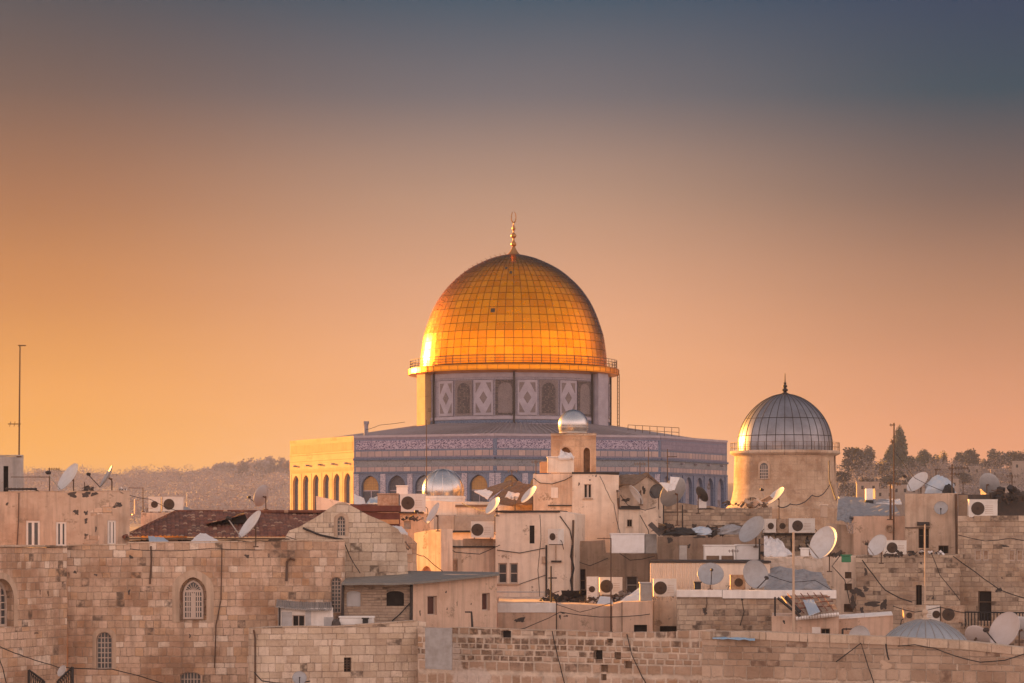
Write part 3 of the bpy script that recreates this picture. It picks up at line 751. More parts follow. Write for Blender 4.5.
m.add(vs, fs); g_ = m.build('ground', 'ground', smooth=60); g_['kind'] = 'structure'
m = MB(); m.box(-75, 75, 300, 430, 19.2, 20.5); m.box(-75.6, 75.6, 299.4, 300, 18.5, 20.9)
m.build('plaza_pavement', 'paving')['kind'] = 'structure'
hz = MB(); hz.box(-1150, 1150, -30, 4250, -1.2, 112)
hm = bpy.data.materials.new('pale_haze'); hm.use_nodes = True; ht = NT(hm.node_tree)
pv = ht.n('ShaderNodeVolumePrincipled'); pv.inputs['Color'].default_value = (.48, .53, .68, 1); pv.inputs['Density'].default_value = HAZE = .00015
pv.inputs['Anisotropy'].default_value = -.3
ht.put(ht.n('ShaderNodeOutputMaterial').inputs['Volume'], pv.outputs[0])
h_ = hz.build('haze', hm); h_['kind'] = 'stuff'

# ---------------------------------------------------------------- the gold-domed shrine
CX, CY, ZB = .2, 363., 20.5
shrine = thing('domed_shrine', 'great gold-domed octagonal shrine clad in blue tiles, rising behind the old houses', 'shrine', (CX, CY, ZB))
cpx = [(290, 363), (354, 344), (495, 336), (660, 343.5), (727, 361.5)]
cor = [Vector((P(x, HY, d).x-CX, d-CY)) for x, d in cpx]
mid_ = (cor[0]+cor[4])/2
cor += [2*mid_-cor[1], 2*mid_-cor[2], 2*mid_-cor[3]]
E0 = EYE-ZB                                   # eye height above the shrine's base
TOPZ = 11.55+E0
def facet(i, n, detail=True):
    A, B = cor[i], cor[(i+1) % 8]; d = B-A; L = d.length; rot = math.atan2(d.y, d.x)
    mar = .35; bw_ = (L-2*mar)/n; holes = []
    for k in range(n):
        c = mar+bw_*(k+.5); hw = bw_*.5-.62
        holes.append(arch_pts(c-hw, c+hw, E0+1.2, E0+(6.95 if detail else 7.3), True, 7, E0+(5.6 if detail else 6.2)))
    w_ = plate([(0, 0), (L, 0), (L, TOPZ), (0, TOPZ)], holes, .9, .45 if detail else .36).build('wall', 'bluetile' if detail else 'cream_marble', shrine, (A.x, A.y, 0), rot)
    def band(name, z0, z1, out, mat, x0=.0, x1=None):
        m = MB(); m.box(x0, L if x1 is None else x1, -out, .002, E0+z0, E0+z1); return m.build(name, mat, w_, uvo=(i*3.7, 0))
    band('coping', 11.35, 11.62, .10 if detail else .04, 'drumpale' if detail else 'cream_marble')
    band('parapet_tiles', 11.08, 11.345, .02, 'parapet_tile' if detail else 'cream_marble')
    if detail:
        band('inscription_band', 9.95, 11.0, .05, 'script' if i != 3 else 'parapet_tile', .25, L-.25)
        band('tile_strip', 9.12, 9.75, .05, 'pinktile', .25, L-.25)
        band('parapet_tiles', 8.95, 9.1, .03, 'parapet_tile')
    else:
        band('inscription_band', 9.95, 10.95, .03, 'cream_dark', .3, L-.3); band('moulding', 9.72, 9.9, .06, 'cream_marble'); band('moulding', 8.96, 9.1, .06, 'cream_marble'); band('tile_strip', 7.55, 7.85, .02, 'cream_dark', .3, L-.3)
        for k in range(n+1):
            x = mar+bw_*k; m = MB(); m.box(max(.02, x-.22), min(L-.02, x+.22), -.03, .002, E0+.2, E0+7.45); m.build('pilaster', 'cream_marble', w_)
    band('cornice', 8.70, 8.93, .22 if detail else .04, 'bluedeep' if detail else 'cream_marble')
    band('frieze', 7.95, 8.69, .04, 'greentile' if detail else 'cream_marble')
    if detail: band('tile_strip', 7.38, 7.9, .05, 'pinktile', .25, L-.25)
    if detail: band('moulding', 7.12, 7.33, .12 if detail else .03, 'bluedeep' if detail else 'cream_marble')
    for k in range(n+1 if detail else 0):
        x = mar+bw_*k; m = MB(); m.box(max(.02, x-.34), min(L-.02, x+.34), -.10 if detail else -.03, .002, E0+.2, E0+7.1); m.build('pilaster', 'arabesque' if i != 3 else 'bluetile', w_)
    for k, h in enumerate(holes):
        m = MB(); m.add([(x, .40 if detail else .30, z) for x, z in h], [tuple(range(len(h)))]); wn = m.build('window', 'lattice' if i != 3 else 'marble', w_)
        xs = [p[0] for p in h]; a, b = min(xs)+.12, max(xs)-.12
        if i in (1, 2) and (i != 1 or k != 1):
            tp = [(max(a, min(b, x)), z-.12 if z > E0+5.6 else z) for x, z in h if z > E0+5.3]
            tp = [(a, E0+5.2), (b, E0+5.2)]+[p for p in tp]
            MB().add([(x, .36, z) for x, z in tp], [tuple(range(len(tp)))]).build('tympanum', 'ochre' if (i*3+k) % 4 != 1 else 'greentile', wn)
        if i not in (1, 2): continue
        m = MB(); c = (a+b)/2; m.box(c-.05, c+.05, .31, .39, E0+1.2, E0+5.2); m.box(a, b, .33, .39, E0+5.1, E0+5.22)
        m.build('mullion', 'drumpale', wn)
    if i in (0, 3):
        for k in range(5):
            x = L*(k+.5)/5; MB().box(x-.16, x+.16, -.42, .0, E0+8.35, E0+8.55).build('spout', 'marble', w_)
    return w_
for i, n in ((0, 6), (1, 5), (2, 6), (3, 6)): facet(i, n, i in (1, 2, 3))
for i in (4, 5, 6, 7):
    A, B = cor[i], cor[(i+1) % 8]; d = B-A
    plate([(0, 0), (d.length, 0), (d.length, TOPZ), (0, TOPZ)], [], .9, .3).build('wall', 'marble', shrine, (A.x, A.y, 0), math.atan2(d.y, d.x))
# lead roof: eight slopes up to the drum
m = MB(); rin = 12.3; zi, zo = 13.35+E0, 11.30+E0
inner = [Vector((c.x-mid_.x, c.y-mid_.y)).normalized()*rin for c in cor]; outer = [mid_+(c-mid_)*.965 for c in cor]
vs = [(p.x, p.y, zo) for p in outer]+[(p.x, p.y, zi) for p in inner]
m.add(vs, [(k, (k+1) % 8, 8+(k+1) % 8, 8+k) for k in range(8)])
rf = m.build('roof', 'leadroof', shrine)
m = MB()
for k in range(8):
    k2 = (k+1) % 8
    for j in range(22):
        f = (j+.5)/22; a = Vector(vs[k]).lerp(Vector(vs[k2]), f); b = Vector(vs[8+k]).lerp(Vector(vs[8+k2]), f)
        m.tube([a+Vector((0, 0, .07)), b+Vector((0, 0, .07))], .085, 4)
m.build('standing_seam', 'leadroof', rf)
# drum
RD = 11.75; zd0, zd1 = 13.0+E0, 19.75+E0
drum = MB().lathe([(RD+.5, zd0-1), (RD+.5, zd0+.35), (RD+.05, zd0+.4), (RD+.05, zd0+.75), (RD, zd0+.8), (RD, zd1-1.15), (RD+.1, zd1-1.1), (RD+.1, zd1-.9), (RD, zd1-.88), (RD, zd1)], 96).build('drum', 'drumtile', shrine, smooth=30)
m = MB().lathe([(RD+.06, zd1-.85), (RD+.09, zd1-.84), (RD+.09, zd1-.12), (RD+.06, zd1-.1)], 96); m.build('frieze', 'drumpale', drum)
m = MB().lathe([(RD+.06, zd0+.85), (RD+.16, zd0+.86), (RD+.16, zd0+1.2), (RD+.06, zd0+1.21)], 96); m.build('white_band', 'drumpale', drum)
m = MB().lathe([(RD+.06, zd0+.42), (RD+.12, zd0+.43), (RD+.12, zd0+.78), (RD+.06, zd0+.79)], 96); m.build('blue_band', 'bluedeep', drum)
def onto(mb, ang, r, z):
    mb.xf(Matrix.Rotation(R(ang), 4, 'Z') @ Matrix.Translation((0, -r, z))); return mb
pz, ph = zd0+1.35, zd1-1.2-(zd0+1.35)
for k in range(28):
    ang = -4.9+360/28*k; ww = 2.38
    if min(abs((ang-q+180) % 360-180) for q in (-61.5, 60.5, 118.5, -118.5)) < 6: continue
    r0 = RD*math.cos(math.atan(ww/2/RD))+.09
    if k % 2:
        pn = onto(MB().box(-ww/2, ww/2, -.08, .05, 0, ph), ang, r0+.02, pz).build('diamond_panel', 'drumpale', drum)
        dm = MB(); x_, z_ = ww/2-.22, ph/2-.3; c = ph/2
        dm.prism([(0, c-z_*.42), (x_*.5, c), (0, c+z_*.42), (-x_*.5, c)], -.11, -.081)
        for sx_ in (-1, 1):
            for sz_ in (-1, 1): dm.prism([(sx_*x_, c+sz_*z_), (sx_*x_*.32, c+sz_*z_), (sx_*x_, c+sz_*z_*.32)], -.11, -.081)
        onto(dm, ang, r0+.02, pz).build('inlay', 'drummauve', pn)
    else:
        pn = onto(MB().box(-ww/2, ww/2, -.03, .05, 0, ph), ang, r0, pz).build('arched_panel', 'drummauve' if k % 4 else 'drumbrown', drum)
        ap = arch_pts(-ww*.36, ww*.36, .25, ph-.3, False, 7)
        onto(MB().prism(ap, -.07, -.031), ang, r0, pz).build('window', 'drumbrown' if k % 4 else 'drummauve', pn)
for ang in (-64.5, 60.5, 118.5, -118.5):
    onto(MB().box(-1.25, 1.25, -.75, .6, zd0-1, zd1-.02), ang, RD, 0).build('buttress', 'cream_marble' if ang < -60 else 'drumpale', drum)  # left-hand buttresses take the sun-tinted copy, the others the plain tile
for ang in (.2, -54.2, 52.8, 90, 180):
    onto(MB().tube([(0, 0, zd0+.3), (0, 0, zd1)], .13, 6), ang, RD+.22, 0).build('drainpipe', 'dark', drum)
# gallery rim, railing, dome
RG = 12.95; zr = 20.45+E0
MB().lathe([(RD-.1, zd1-.35), (RG-.35, zr-.85), (RG, zr-.78), (RG+.06, zr-.7), (RG+.06, zr-.08), (RG-.05, zr), (10.5, zr+.05)], 120).build('gallery', 'goldrim', shrine, smooth=30)
m = MB()
for k in range(64):
    a = 2*math.pi*(k+.5)/64; c, s__ = math.cos(a), math.sin(a); m.tube([((RG+.07)*c, (RG+.07)*s__, zr-.1), ((RG+.07)*c, (RG+.07)*s__, zr-.68)], .022, 4)
for z in (zr-.16, zr-.6): m.lathe([(RG+.05, z-.025), (RG+.085, z), (RG+.05, z+.025)], 96)
m.build('rim_joint', 'goldseam', shrine)
m = MB()
for k in range(72):
    a = 2*math.pi*k/72; m.tube([(RG*.985*math.cos(a), RG*.985*math.sin(a), zr-.02), (RG*.985*math.cos(a), RG*.985*math.sin(a), zr+1.0)], .028, 4)
for z in (.35, .68, 1.0): m.lathe([(RG*.985-.025, zr+z-.025), (RG*.985+.025, zr+z-.025), (RG*.985+.025, zr+z+.025), (RG*.985-.025, zr+z+.025)], 96)
m.build('railing', 'iron', shrine)
prof_px = [(93.3, 368), (93.2, 362), (92.7, 355.5), (90.3, 338), (87.7, 329), (84.8, 320.3), (81.3, 311.5), (76.9, 302.7), (71.2, 294), (63.7, 285), (54.4, 276.4), (47.4, 271), (41.6, 267.4), (33, 263), (23.2, 258.8), (12, 255.6), (4, 254.2), (.6, 254)]
prof = [(r*.1235, (HY-y)*.1235+E0) for r, y in prof_px]
def at_len(prof, n):
    L = [0]
    for i in range(1, len(prof)): L.append(L[-1]+math.dist(prof[i], prof[i-1]))
    out = []
    for k in range(n+1):
        t_ = L[-1]*k/n; i = max(j for j in range(len(L)) if L[j] <= t_+1e-9); i = min(i, len(L)-2); f = (t_-L[i])/(L[i+1]-L[i])
        out.append(tuple(prof[i][q]+(prof[i+1][q]-prof[i][q])*f for q in (0, 1)))
    return out
# smooth the profile with a Catmull-Rom resample
def crom(p, k=6):
    out = []
    for i in range(len(p)-1):
        a, b, c, d = p[max(i-1, 0)], p[i], p[i+1], p[min(i+2, len(p)-1)]
        for j in range(k):
            t_ = j/k; out.append(tuple(.5*(2*b[q]+(c[q]-a[q])*t_+(2*a[q]-5*b[q]+4*c[q]-d[q])*t_*t_+(3*b[q]-a[q]-3*c[q]+d[q])*t_**3) for q in (0, 1)))
    return out+[p[-1]]
NR, NC, SB = 20, 64, 3
ps = at_len(crom(prof), NR*SB)
body = MB().lathe([(max(.01, r-.05), z-.03) for r, z in ps], NC*2).build('dome', 'goldseam', shrine, smooth=40)
m = MB(); r2 = random.Random(3); dark = MB()
def dome_pt(a, r, z): return Vector((r*math.cos(a), r*math.sin(a), z))
for j in range(NR):
    for k in range(NC):
        a0, a1 = 2*math.pi*k/NC, 2*math.pi*(k+1)/NC
        t1, t2 = r2.uniform(-.004, .004), r2.uniform(-.004, .004); vs = []; ctr = None
        for q in range(SB+1):
            r, z = ps[j*SB+q]
            if q in (0, SB):
                o_ = ps[j*SB+(1 if q == 0 else SB-1)]; L_ = math.dist((r, z), o_); f = min(.3, .034/max(L_, .01)); r += (o_[0]-r)*f; z += (o_[1]-z)*f
            g = min(.034/max(r, .05), (a1-a0)*.2)
            for p in range(3): vs.append(dome_pt(a0+g+(a1-a0-2*g)*p/2, r, z))
        nrm = (vs[2]-vs[0]).cross(vs[-3]-vs[0]).normalized()
        for q in range(SB+1):
            for p in range(3): vs[q*3+p] += nrm*(t1*(p-1)+t2*(q/SB*2-1))
        if (j, k) in {(6, 45), (13, 46), (12, 47)}:
            cc = (vs[0]+vs[2]+vs[-1]+vs[-3])/4; dark.add([cc+(vs[q]-cc)*.55+nrm*.03 for q in (0, 2, 3*SB+2, 3*SB)], [(0, 1, 2, 3)])
        m.add(vs, [(q*3+p, q*3+p+1, q*3+p+4, q*3+p+3) for q in range(SB) for p in range(2)])
m.build('gilded_panels', 'gold', body, smooth=40)
dark.build('dark_hatch', 'dark', body)
m = MB()
for j in range(21, NR*SB-2, 2):
    for da in (0,):
        r, z = ps[j]; a = R(270-64); p = dome_pt(a, r, z); n_ = dome_pt(a, 1, .35*j/21)
        m.tube([p, p+n_.normalized()*.35], .03, 4)
m.build('rung', 'goldseam', body)
mf = MB(); zt = ps[-1][1]; u_ = .1235; zz = lambda y: (HY-y)*u_+E0
mf.lathe([(1.3, zz(256.4)), (.75, zz(254.5)), (.42, zz(251)), (.22, zz(247.5)), (.16, zz(246.6)), (.30, zz(246)), (.36, zz(244.4)), (.28, zz(242.6)), (.13, zz(241)), (.11, zz(238.6)), (.30, zz(237.4)), (.36, zz(235.8)), (.28, zz(234.2)), (.11, zz(233)),
          (.09, zz(231)), (.20, zz(229.5)), (.22, zz(228.2)), (.12, zz(226.2)), (.06, zz(224)), (.05, zz(222.5))], 20)
fo = mf.build('finial', 'finial', shrine, smooth=50)
m = MB(); m.tube([(2.35*u_*math.sin(a), 0, zz(217.3)-5.4*u_*math.cos(a)) for a in [R(-165+330*k/24) for k in range(25)]], [.02+.065*math.cos(R((-165+330*k/24)/2.1)) for k in range(25)], 6); m.build('crescent', 'finial', fo)
# rooftop pieces of the shrine
a = P(366, 436, 350)-Vector((CX, CY, ZB)); m = MB(); m.tube([a, a+Vector((0, 0, 1.4))], .27, 8); m.tube([a+Vector((0, 0, 1.4)), a+Vector((0, 0, 1.75))], .36, 8); m.build('vent_pipe', 'marble', shrine)
m = MB(); A, B = P(628, 433.6, 352)-Vector((CX, CY, ZB)), P(679, 436.6, 352)-Vector((CX, CY, ZB))
for k in range(8):
    p = A.lerp(B, k/7); m.tube([p-Vector((0, 0, .3)), p+Vector((0, 0, 1.05))], .035, 4)
for z in (.5, 1.05): m.tube([A+Vector((0, 0, z)), B+Vector((0, 0, z))], .03, 4)
m.build('roof_railing', 'iron', shrine)
m = MB()
for x in (617.5, 619.3):
    p = P(x, 433, 362)-Vector((CX, CY, ZB)); q = P(x, 374, 362)-Vector((CX, CY, ZB)); m.tube([p-Vector((0, 0, .8)), q], .05, 4)
for k in range(16):
    p = P(617.5, 433-59*k/16, 362)-Vector((CX, CY, ZB)); q = P(619.3, 433-59*k/16, 362)-Vector((CX, CY, ZB)); m.tube([p, q], .03, 4)
m.build('ladder', 'iron', shrine)

# ---------------------------------------------------------------- round stone tower with grey metal dome
TD = 250.; mp = TD/F; tz = lambda y: (HY-y)*mp+EYE
tx = P(785, HY, TD).x
tower = thing('domed_tower', 'round stone tower topped by a ribbed grey metal dome, right of the great shrine', 'tower', (tx, TD, 0))
tw = MB().lathe([(62*mp, 0), (60*mp, tz(509)), (55.5*mp, tz(504.5)), (53.2*mp, tz(499)), (51.4*mp, tz(489)), (51.0*mp, tz(474)), (50.4*mp, tz(458.5)), (50.4*mp, tz(455))], 72).build('wall', 'stone_tower', tower, smooth=30)
MB().lathe([(50*mp, tz(456.5)), (54.6*mp, tz(454.2)), (55*mp, tz(453.6)), (55*mp, tz(451.6)), (54.6*mp, tz(451.2)), (46*mp, tz(450.8))], 72).build('gallery', 'stone_cap', tower, smooth=30)
m = MB(); rr = 54.2*mp
for k in range(40):
    a = 2*math.pi*k/40; m.tube([(rr*math.cos(a), rr*math.sin(a), tz(451.5)), (rr*math.cos(a), rr*math.sin(a), tz(443))], .016, 4)
for y in (447.5, 443): m.lathe([(rr-.013, tz(y)-.013), (rr+.013, tz(y)-.013), (rr+.013, tz(y)+.013), (rr-.013, tz(y)+.013)], 60)
m.build('railing', 'iron', tower)
tp = [(47.2, 451), (47.4, 445), (46.8, 439), (45, 431), (42.2, 423.5), (38.2, 416.5), (33, 410), (26.5, 404), (19, 399), (11, 395.6), (4, 394), (1, 393.7)]
tp = [(r*mp, tz(y)) for r, y in tp]; tpr = at_len(crom(tp, 4), 22)
MB().lathe(tpr, 72).build('dome', 'lead', tower, smooth=35)
dm_ = [o for o in tower.children if o.name.startswith('dome')][0]
m = MB()
for k in range(32):
    a = 2*math.pi*(k+.5)/32; m.tube([((r+.0)*math.cos(a), (r+.0)*math.sin(a), z) for r, z in tpr], .03, 4, False)
for j in (4, 9): m.lathe([(tpr[j][0]+.0, tpr[j][1]-.03), (tpr[j][0]+.035, tpr[j][1]), (tpr[j][0]+.0, tpr[j][1]+.03)], 72)
m.build('seam', 'dark', dm_)
MB().lathe([(.55, tz(394.6)), (.3, tz(393.4)), (.12, tz(392)), (.25, tz(390.6)), (.27, tz(389.8)), (.1, tz(388)), (.2, tz(386.6)), (.2, tz(385.8)), (.07, tz(384.2)), (.14, tz(383)), (.05, tz(382)), (.03, tz(373.5))], 14).build('finial', 'dark', tower, smooth=50)
ang = math.degrees(math.asin((760.5-785)/50.6))
r0 = 51.2*mp
h = arch_pts(-.36, .36, 0, 1.36, False, 6); onto(MB().prism(h, -.03, .3), ang, r0-.02, tz(480)).build('window', 'glass', tw)
wi = [o for o in tw.children if o.name.startswith('window')][0]
m = MB()
for k in (-.18, 0, .18): m.box(k-.025, k+.025, -.06, -.03, 0, 1.2)
for k in (.02, .28, .54, .8): m.box(-.36, .36, -.058, -.032, k, k+.045)
onto(m, ang, r0-.02, tz(480)).build('lattice', 'frame', wi)
m = MB(); n = len(h); o_ = [(x*1.45, z*1.14) for x, z in h]
m.add([(x, -.05, z) for x, z in h]+[(x, -.05, z) for x, z in o_]+[(x, .2, z) for x, z in o_], [(i, (i+1) % n, n+(i+1) % n, n+i) for i in range(n)]+[(n+i, n+(i+1) % n, 2*n+(i+1) % n, 2*n+i) for i in range(n)])
onto(m, ang, r0-.02, tz(480)).build('arch_surround', 'surround', wi)
m = MB(); a = math.asin(47.5/50.4)
m.tube([(50.7*mp*math.sin(a), -50.7*mp*math.cos(a), tz(y)) for y in (456, 470, 482)], .05, 5); m.build('drainpipe', 'iron', tower)
# ---------------------------------------------------------------- houses, from the left
# far left stone house
h = House('stone_house', 'tall stone house at far left with a deep round-arched lattice window cut by the frame', -60, 67, 136, 145.5)
w1 = ('a', -12, 579, 13.5, 626.5)
h.wall([(-60, 546.2), (67, 547.4)], 7, 'stone_old', [w1], rev=.5)
h.window(w1, 5, 6, .05, 'frame', 'glass', .38, rail=.12)
h.surround(w1, .3, .03)
h.coping([(-60, 546.2), (67, 547.4)], .09, .10, .5)
h.bits([(48, 593, .2, .3), (40, 592, .14, .3), (36, 633, .4, .14)], 'wood')
# long old wall
h = House('stone_house', 'long old stone house front with a pointed lattice window, left of the centre', 67.3, 345, 146, 147)
w1, w2, w3, w4 = ('p', 179.5, 577, 206.5, 622.5), ('a', 96.5, 632, 112, 669), ('s', 180, 672, 201, 700), ('a', 331, 577, 341.5, 613)
h.wall([(67.3, 546), (127, 545), (128, 543.3), (256, 542), (300, 541), (345, 541)], 4, 'stone_old', [w1, w2, w3, w4], rev=.45)
fw = h.window(w1, 8, 5, .055, 'frame', 'glass', .26, rail=.10, fan=True, shrink=.16)
lp = h.hole(w1); cx_ = (lp[0][0]+lp[1][0])/2; MB().box(cx_-.1, cx_+.1, .24, .34, lp[0][1]+.2, lp[0][1]+1.45).build('meeting_stile', 'frame', fw)
h.window(w2, 4, 7, .05, 'frame', 'glass', .3, rail=.05)
h.window(w3, 6, 4, .045, 'frame', 'glass', .3, rail=.05)
h.window(w4, 3, 9, .05, 'frame', 'glass', .3, rail=.05)
h.surround(w1, .36, .035); h.surround(w2, .2, .02)
h.coping([(67.3, 546), (127, 545), (128, 543.3), (256, 542), (300, 541), (345, 541)], .07, .04, .5)
h.pipe([(151, 546), (151.5, 560), (150, 584)], .05); h.pipe([(295, 560), (290, 558), (287, 562), (286.5, 581)], .07, .1)
h.pipe([(222, 548), (221, 600), (216, 625), (214.5, 668)], .03)
h.bits([(131, 557, .22, .2), (129, 592, .14, .3), (247, 556, .3, .2), (190, 636, .12, .2), (75, 572, .16, .24), (96, 575, .2, .12)], 'junk')
# chapel gable
h = House('gabled_house', 'stone gable wall with a small pointed lattice window below its peak', 285, 408, 149, 149.6, group=None)
w1 = ('p', 337, 516, 345.5, 536)
h.wall([(285, 538), (289, 530.5), (299, 527), (318, 516), (330, 507.5), (338, 502.5), (344, 502), (352, 506), (368, 515), (385, 522), (398, 529), (403, 537), (407, 551), (408, 572)], 5, 'stone_pale', [w1], rev=.3)
h.window(w1, 3, 5, .045, 'frame', 'glass', .2, rail=.04); h.surround(w1, .16, .025)
h.pipe([(343.5, 540), (343.2, 575), (341, 618)], .075, .1, 'dark'); h.pipe([(303, 528), (320, 535), (343.5, 540)], .06, .1, 'dark')

# upper storey on the left
h = House('stone_house', 'flat-roofed upper storey at the left with three tall white windows', -40, 129.5, 152, 152.5)
w1, w2, w3 = ('r', 26, 520.5, 40, 547), ('r', 56, 521.5, 66.5, 546.5), ('r', 107.5, 520, 116, 545)
h.wall([(-40, 492.5), (24, 492.3), (80, 491.8), (104, 491.2), (129.5, 491)], 7, 'tan', [w1, w2, w3], rev=.22)
for q in (w1, w2, w3): h.window(q, 2, 1, .13, 'frame_white', 'glass', .06, rail=.11, sill=True)
h.coping([(-40, 492.5), (80, 491.8), (129.5, 491)], .05, .03, .4, 'stone_cap')
h.bits([(76, 512, .35, .3), (72, 494.5, .6, .3), (86, 494.5, .6, .3), (94, 494, .4, .25), (86, 513, .2, .3), (86, 521, .22, .3), (118, 505, .5, .35), (96, 529, .12, .3), (86, 536, .2, .3), (93, 547, .2, .2), (7, 504, .15, .2)], 'junk')
h.bits([(100, 512, 1.2, .5), (92, 540, 1., .6), (110, 506, 1., .35)], 'stone_old', 'bare_stone')
h.pipe([(19, 493), (18.5, 520), (17, 546)], .03)
h = House('rooftop_room', 'whitish rooftop box with a dark slit at the left frame edge', -30, 23.6, 158, group=None)
w1 = ('r', 3.5, 466, 8.3, 492)
h.wall([(-30, 456.3), (23.6, 456)], 4, 'greyplaster', [w1], rev=.3); h.opening(w1, 'void', 'slit_window', .25)
h.coping([(-30, 456.3), (23.6, 456)], .05, .04, .3, 'greyplaster')
# red tiled house
h = House('tiled_house', 'low house under a rusty red hipped tile roof behind the long stone wall', 124, 352, 152.6, 154, group=None)
h.wall([(124, 541), (352, 540)], 9.5, 'tan', [])
h.bits([(140, 543, 1.2, .4), (186, 543, 1, .4), (236, 543, 1.6, .4), (275, 541, 1, .4)], 'junk')  # eave shade laid on the wall as flat dark patches
def hip_roof(h, e0, e1, r0, r1, D1, yr, over=.5):
    """corrugated clay roof; eave columns e0..e1 and ridge columns r0..r1 at distance D1, ridge row yr"""
    (xa, za), (xb, zb) = h.loc(e0[0], e0[1]), h.loc(e1[0], e1[1])
    ra, rb = P(r0, yr, D1), P(r1, yr, D1); inv = h.W.inverted(); ra, rb = inv @ ra, inv @ rb
    NXr, NYr = int((xb-xa)/.055), 16; m = MB(); vs = []; uv = []
    for j in range(NYr+1):
        f = j/NYr
        for i in range(NXr+1):
            g = i/NXr
            x = (xa+(xb-xa)*g)*(1-f)+(ra.x+(rb.x-ra.x)*g)*f
            # keep the tile columns straight up the slope: clip to the hip instead of fanning out
            xs = xa+(xb-xa)*g; lo = xa+(ra.x-xa)*f; hi = xb+(rb.x-xb)*f; x = min(max(xs, lo), hi)
            y = -over+(ra.y+over)*f; z = (za+(zb-za)*g)*(1-f)+(ra.z+(rb.z-ra.z)*g)*f
            z += .045*abs(math.sin(math.pi*xs/.22))+.02*((f*22) % 1)+.035*math.sin(xs*.9+f*3)+rnd.uniform(-.012, .012)
            vs.append((x, y, z)); uv.append((xs, f*7.4))
    W_ = NXr+1
    for j in range(NYr):
        for i in range(NXr):
            q = (j*W_+i, j*W_+i+1, (j+1)*W_+i+1, (j+1)*W_+i)
            if len({vs[k] for k in q}) < 3 or (abs(vs[q[0]][0]-vs[q[1]][0]) < 1e-5 and abs(vs[q[2]][0]-vs[q[3]][0]) < 1e-5): continue
            m.uv[len(m.f)] = [uv[k] for k in q]; m.f.append(q)
    m.v = vs
    o = m.build('roof', 'tile', h.root)
    m = MB(); m.tube([(xa, -over, za), tuple(ra), tuple(rb), (xb, -over, zb)], .10, 6); m.build('ridge_tiles', 'tile', o)
    # hipped end
    m = MB(); bk = 2*ra.y+over; n = 30; 
    m.add([(xa, -over, za-.02), (ra.x, ra.y, ra.z-.02), (xa, bk, za-.02)], [(0, 1, 2)]); m.add([(xa, bk, za), (ra.x, ra.y, ra.z-.03), (rb.x, rb.y, rb.z-.03), (xb, bk, zb)], [(0, 1, 2, 3)])
    m.build('hip_slope', 'tile', o)
    m = MB(); m.box(xa, xb, -over+.08, .02, min(za, zb)-.14, min(za, zb)-.03); m.build('eave_board', 'wood', h.root)
    return o
rf = hip_roof(h, (124, 537), (352, 537), 176, 352, 160.5, 511.5)
c = h.W.inverted() @ P(236, 520.5, 157.5)
m = MB(); m.add([(c.x-.75, c.y-1.2, c.z-.15), (c.x+.62, c.y-1.2, c.z-.15), (c.x+.45, c.y-1.2, c.z+.32), (c.x-.75, c.y+1.0, c.z+.1), (c.x+.62, c.y+1.0, c.z+.1), (c.x+.45, c.y+1.0, c.z+.42)], [(0, 1, 2), (3, 5, 4), (0, 2, 5, 3), (1, 4, 5, 2)])
m.build('dormer', 'void', rf)
c = h.W.inverted() @ P(222, 519.5, 157)
MB().box(c.x-.9, c.x+1.3, c.y-1.4, c.y+.5, c.z-.03, c.z+.02, Matrix.Translation((c.x, c.y, c.z)) @ Matrix.Rotation(R(-14), 4, 'Y') @ Matrix.Translation((-c.x, -c.y, -c.z))).build('loose_tiles', 'tile', rf)
# block with air conditioners behind the red roof
h = House('rooftop_room', 'low cream rooftop block carrying air conditioners above the red tiles', 141, 187, 165, group=None)
h.wall([(141, 512.5), (187, 511.5)], 4, 'cream2', [])
# rear building at right of the tiled roof
h = House('stone_house', 'dark red oxide roof edge and low wall behind the stone gable', 350, 400, 159, 160, group=None)
h.wall([(350, 512), (400, 513)], 6, 'redpaint', [])
h.slab('roof_edge', 349, 401, 505.5, 511.5, .1, 5, 'redpaint')
h.slab('wall_band', 352, 399, 519.5, 524, .06, .0, 'orange')
h = House('plaster_house', 'narrow dun wall under the fan unit, between the gable and the sunlit pier', 394, 430, 177, group='plaster houses of the old town')
h.wall([(394, 513), (412, 512.5), (430, 514)], 2, 'tan', [('r', 404, 521, 411, 529)], jit=.06); h.opening(('r', 404, 521, 411, 529), 'sheet', 'vent', .15); h.slab('red_pipe', 392.5, 394.2, 512, 530, .15, .0, 'redpaint'); h.slab('dark_ledge', 394, 424, 512, 513.6, .2, .0, 'dark')
h = House('stone_house', 'buff wall lit by the low sun, between gable and grey parapet', 316, 372, 182, 181, group=None)
h.wall([(316, 496), (330, 499), (372, 507)], 3, 'cream', [])
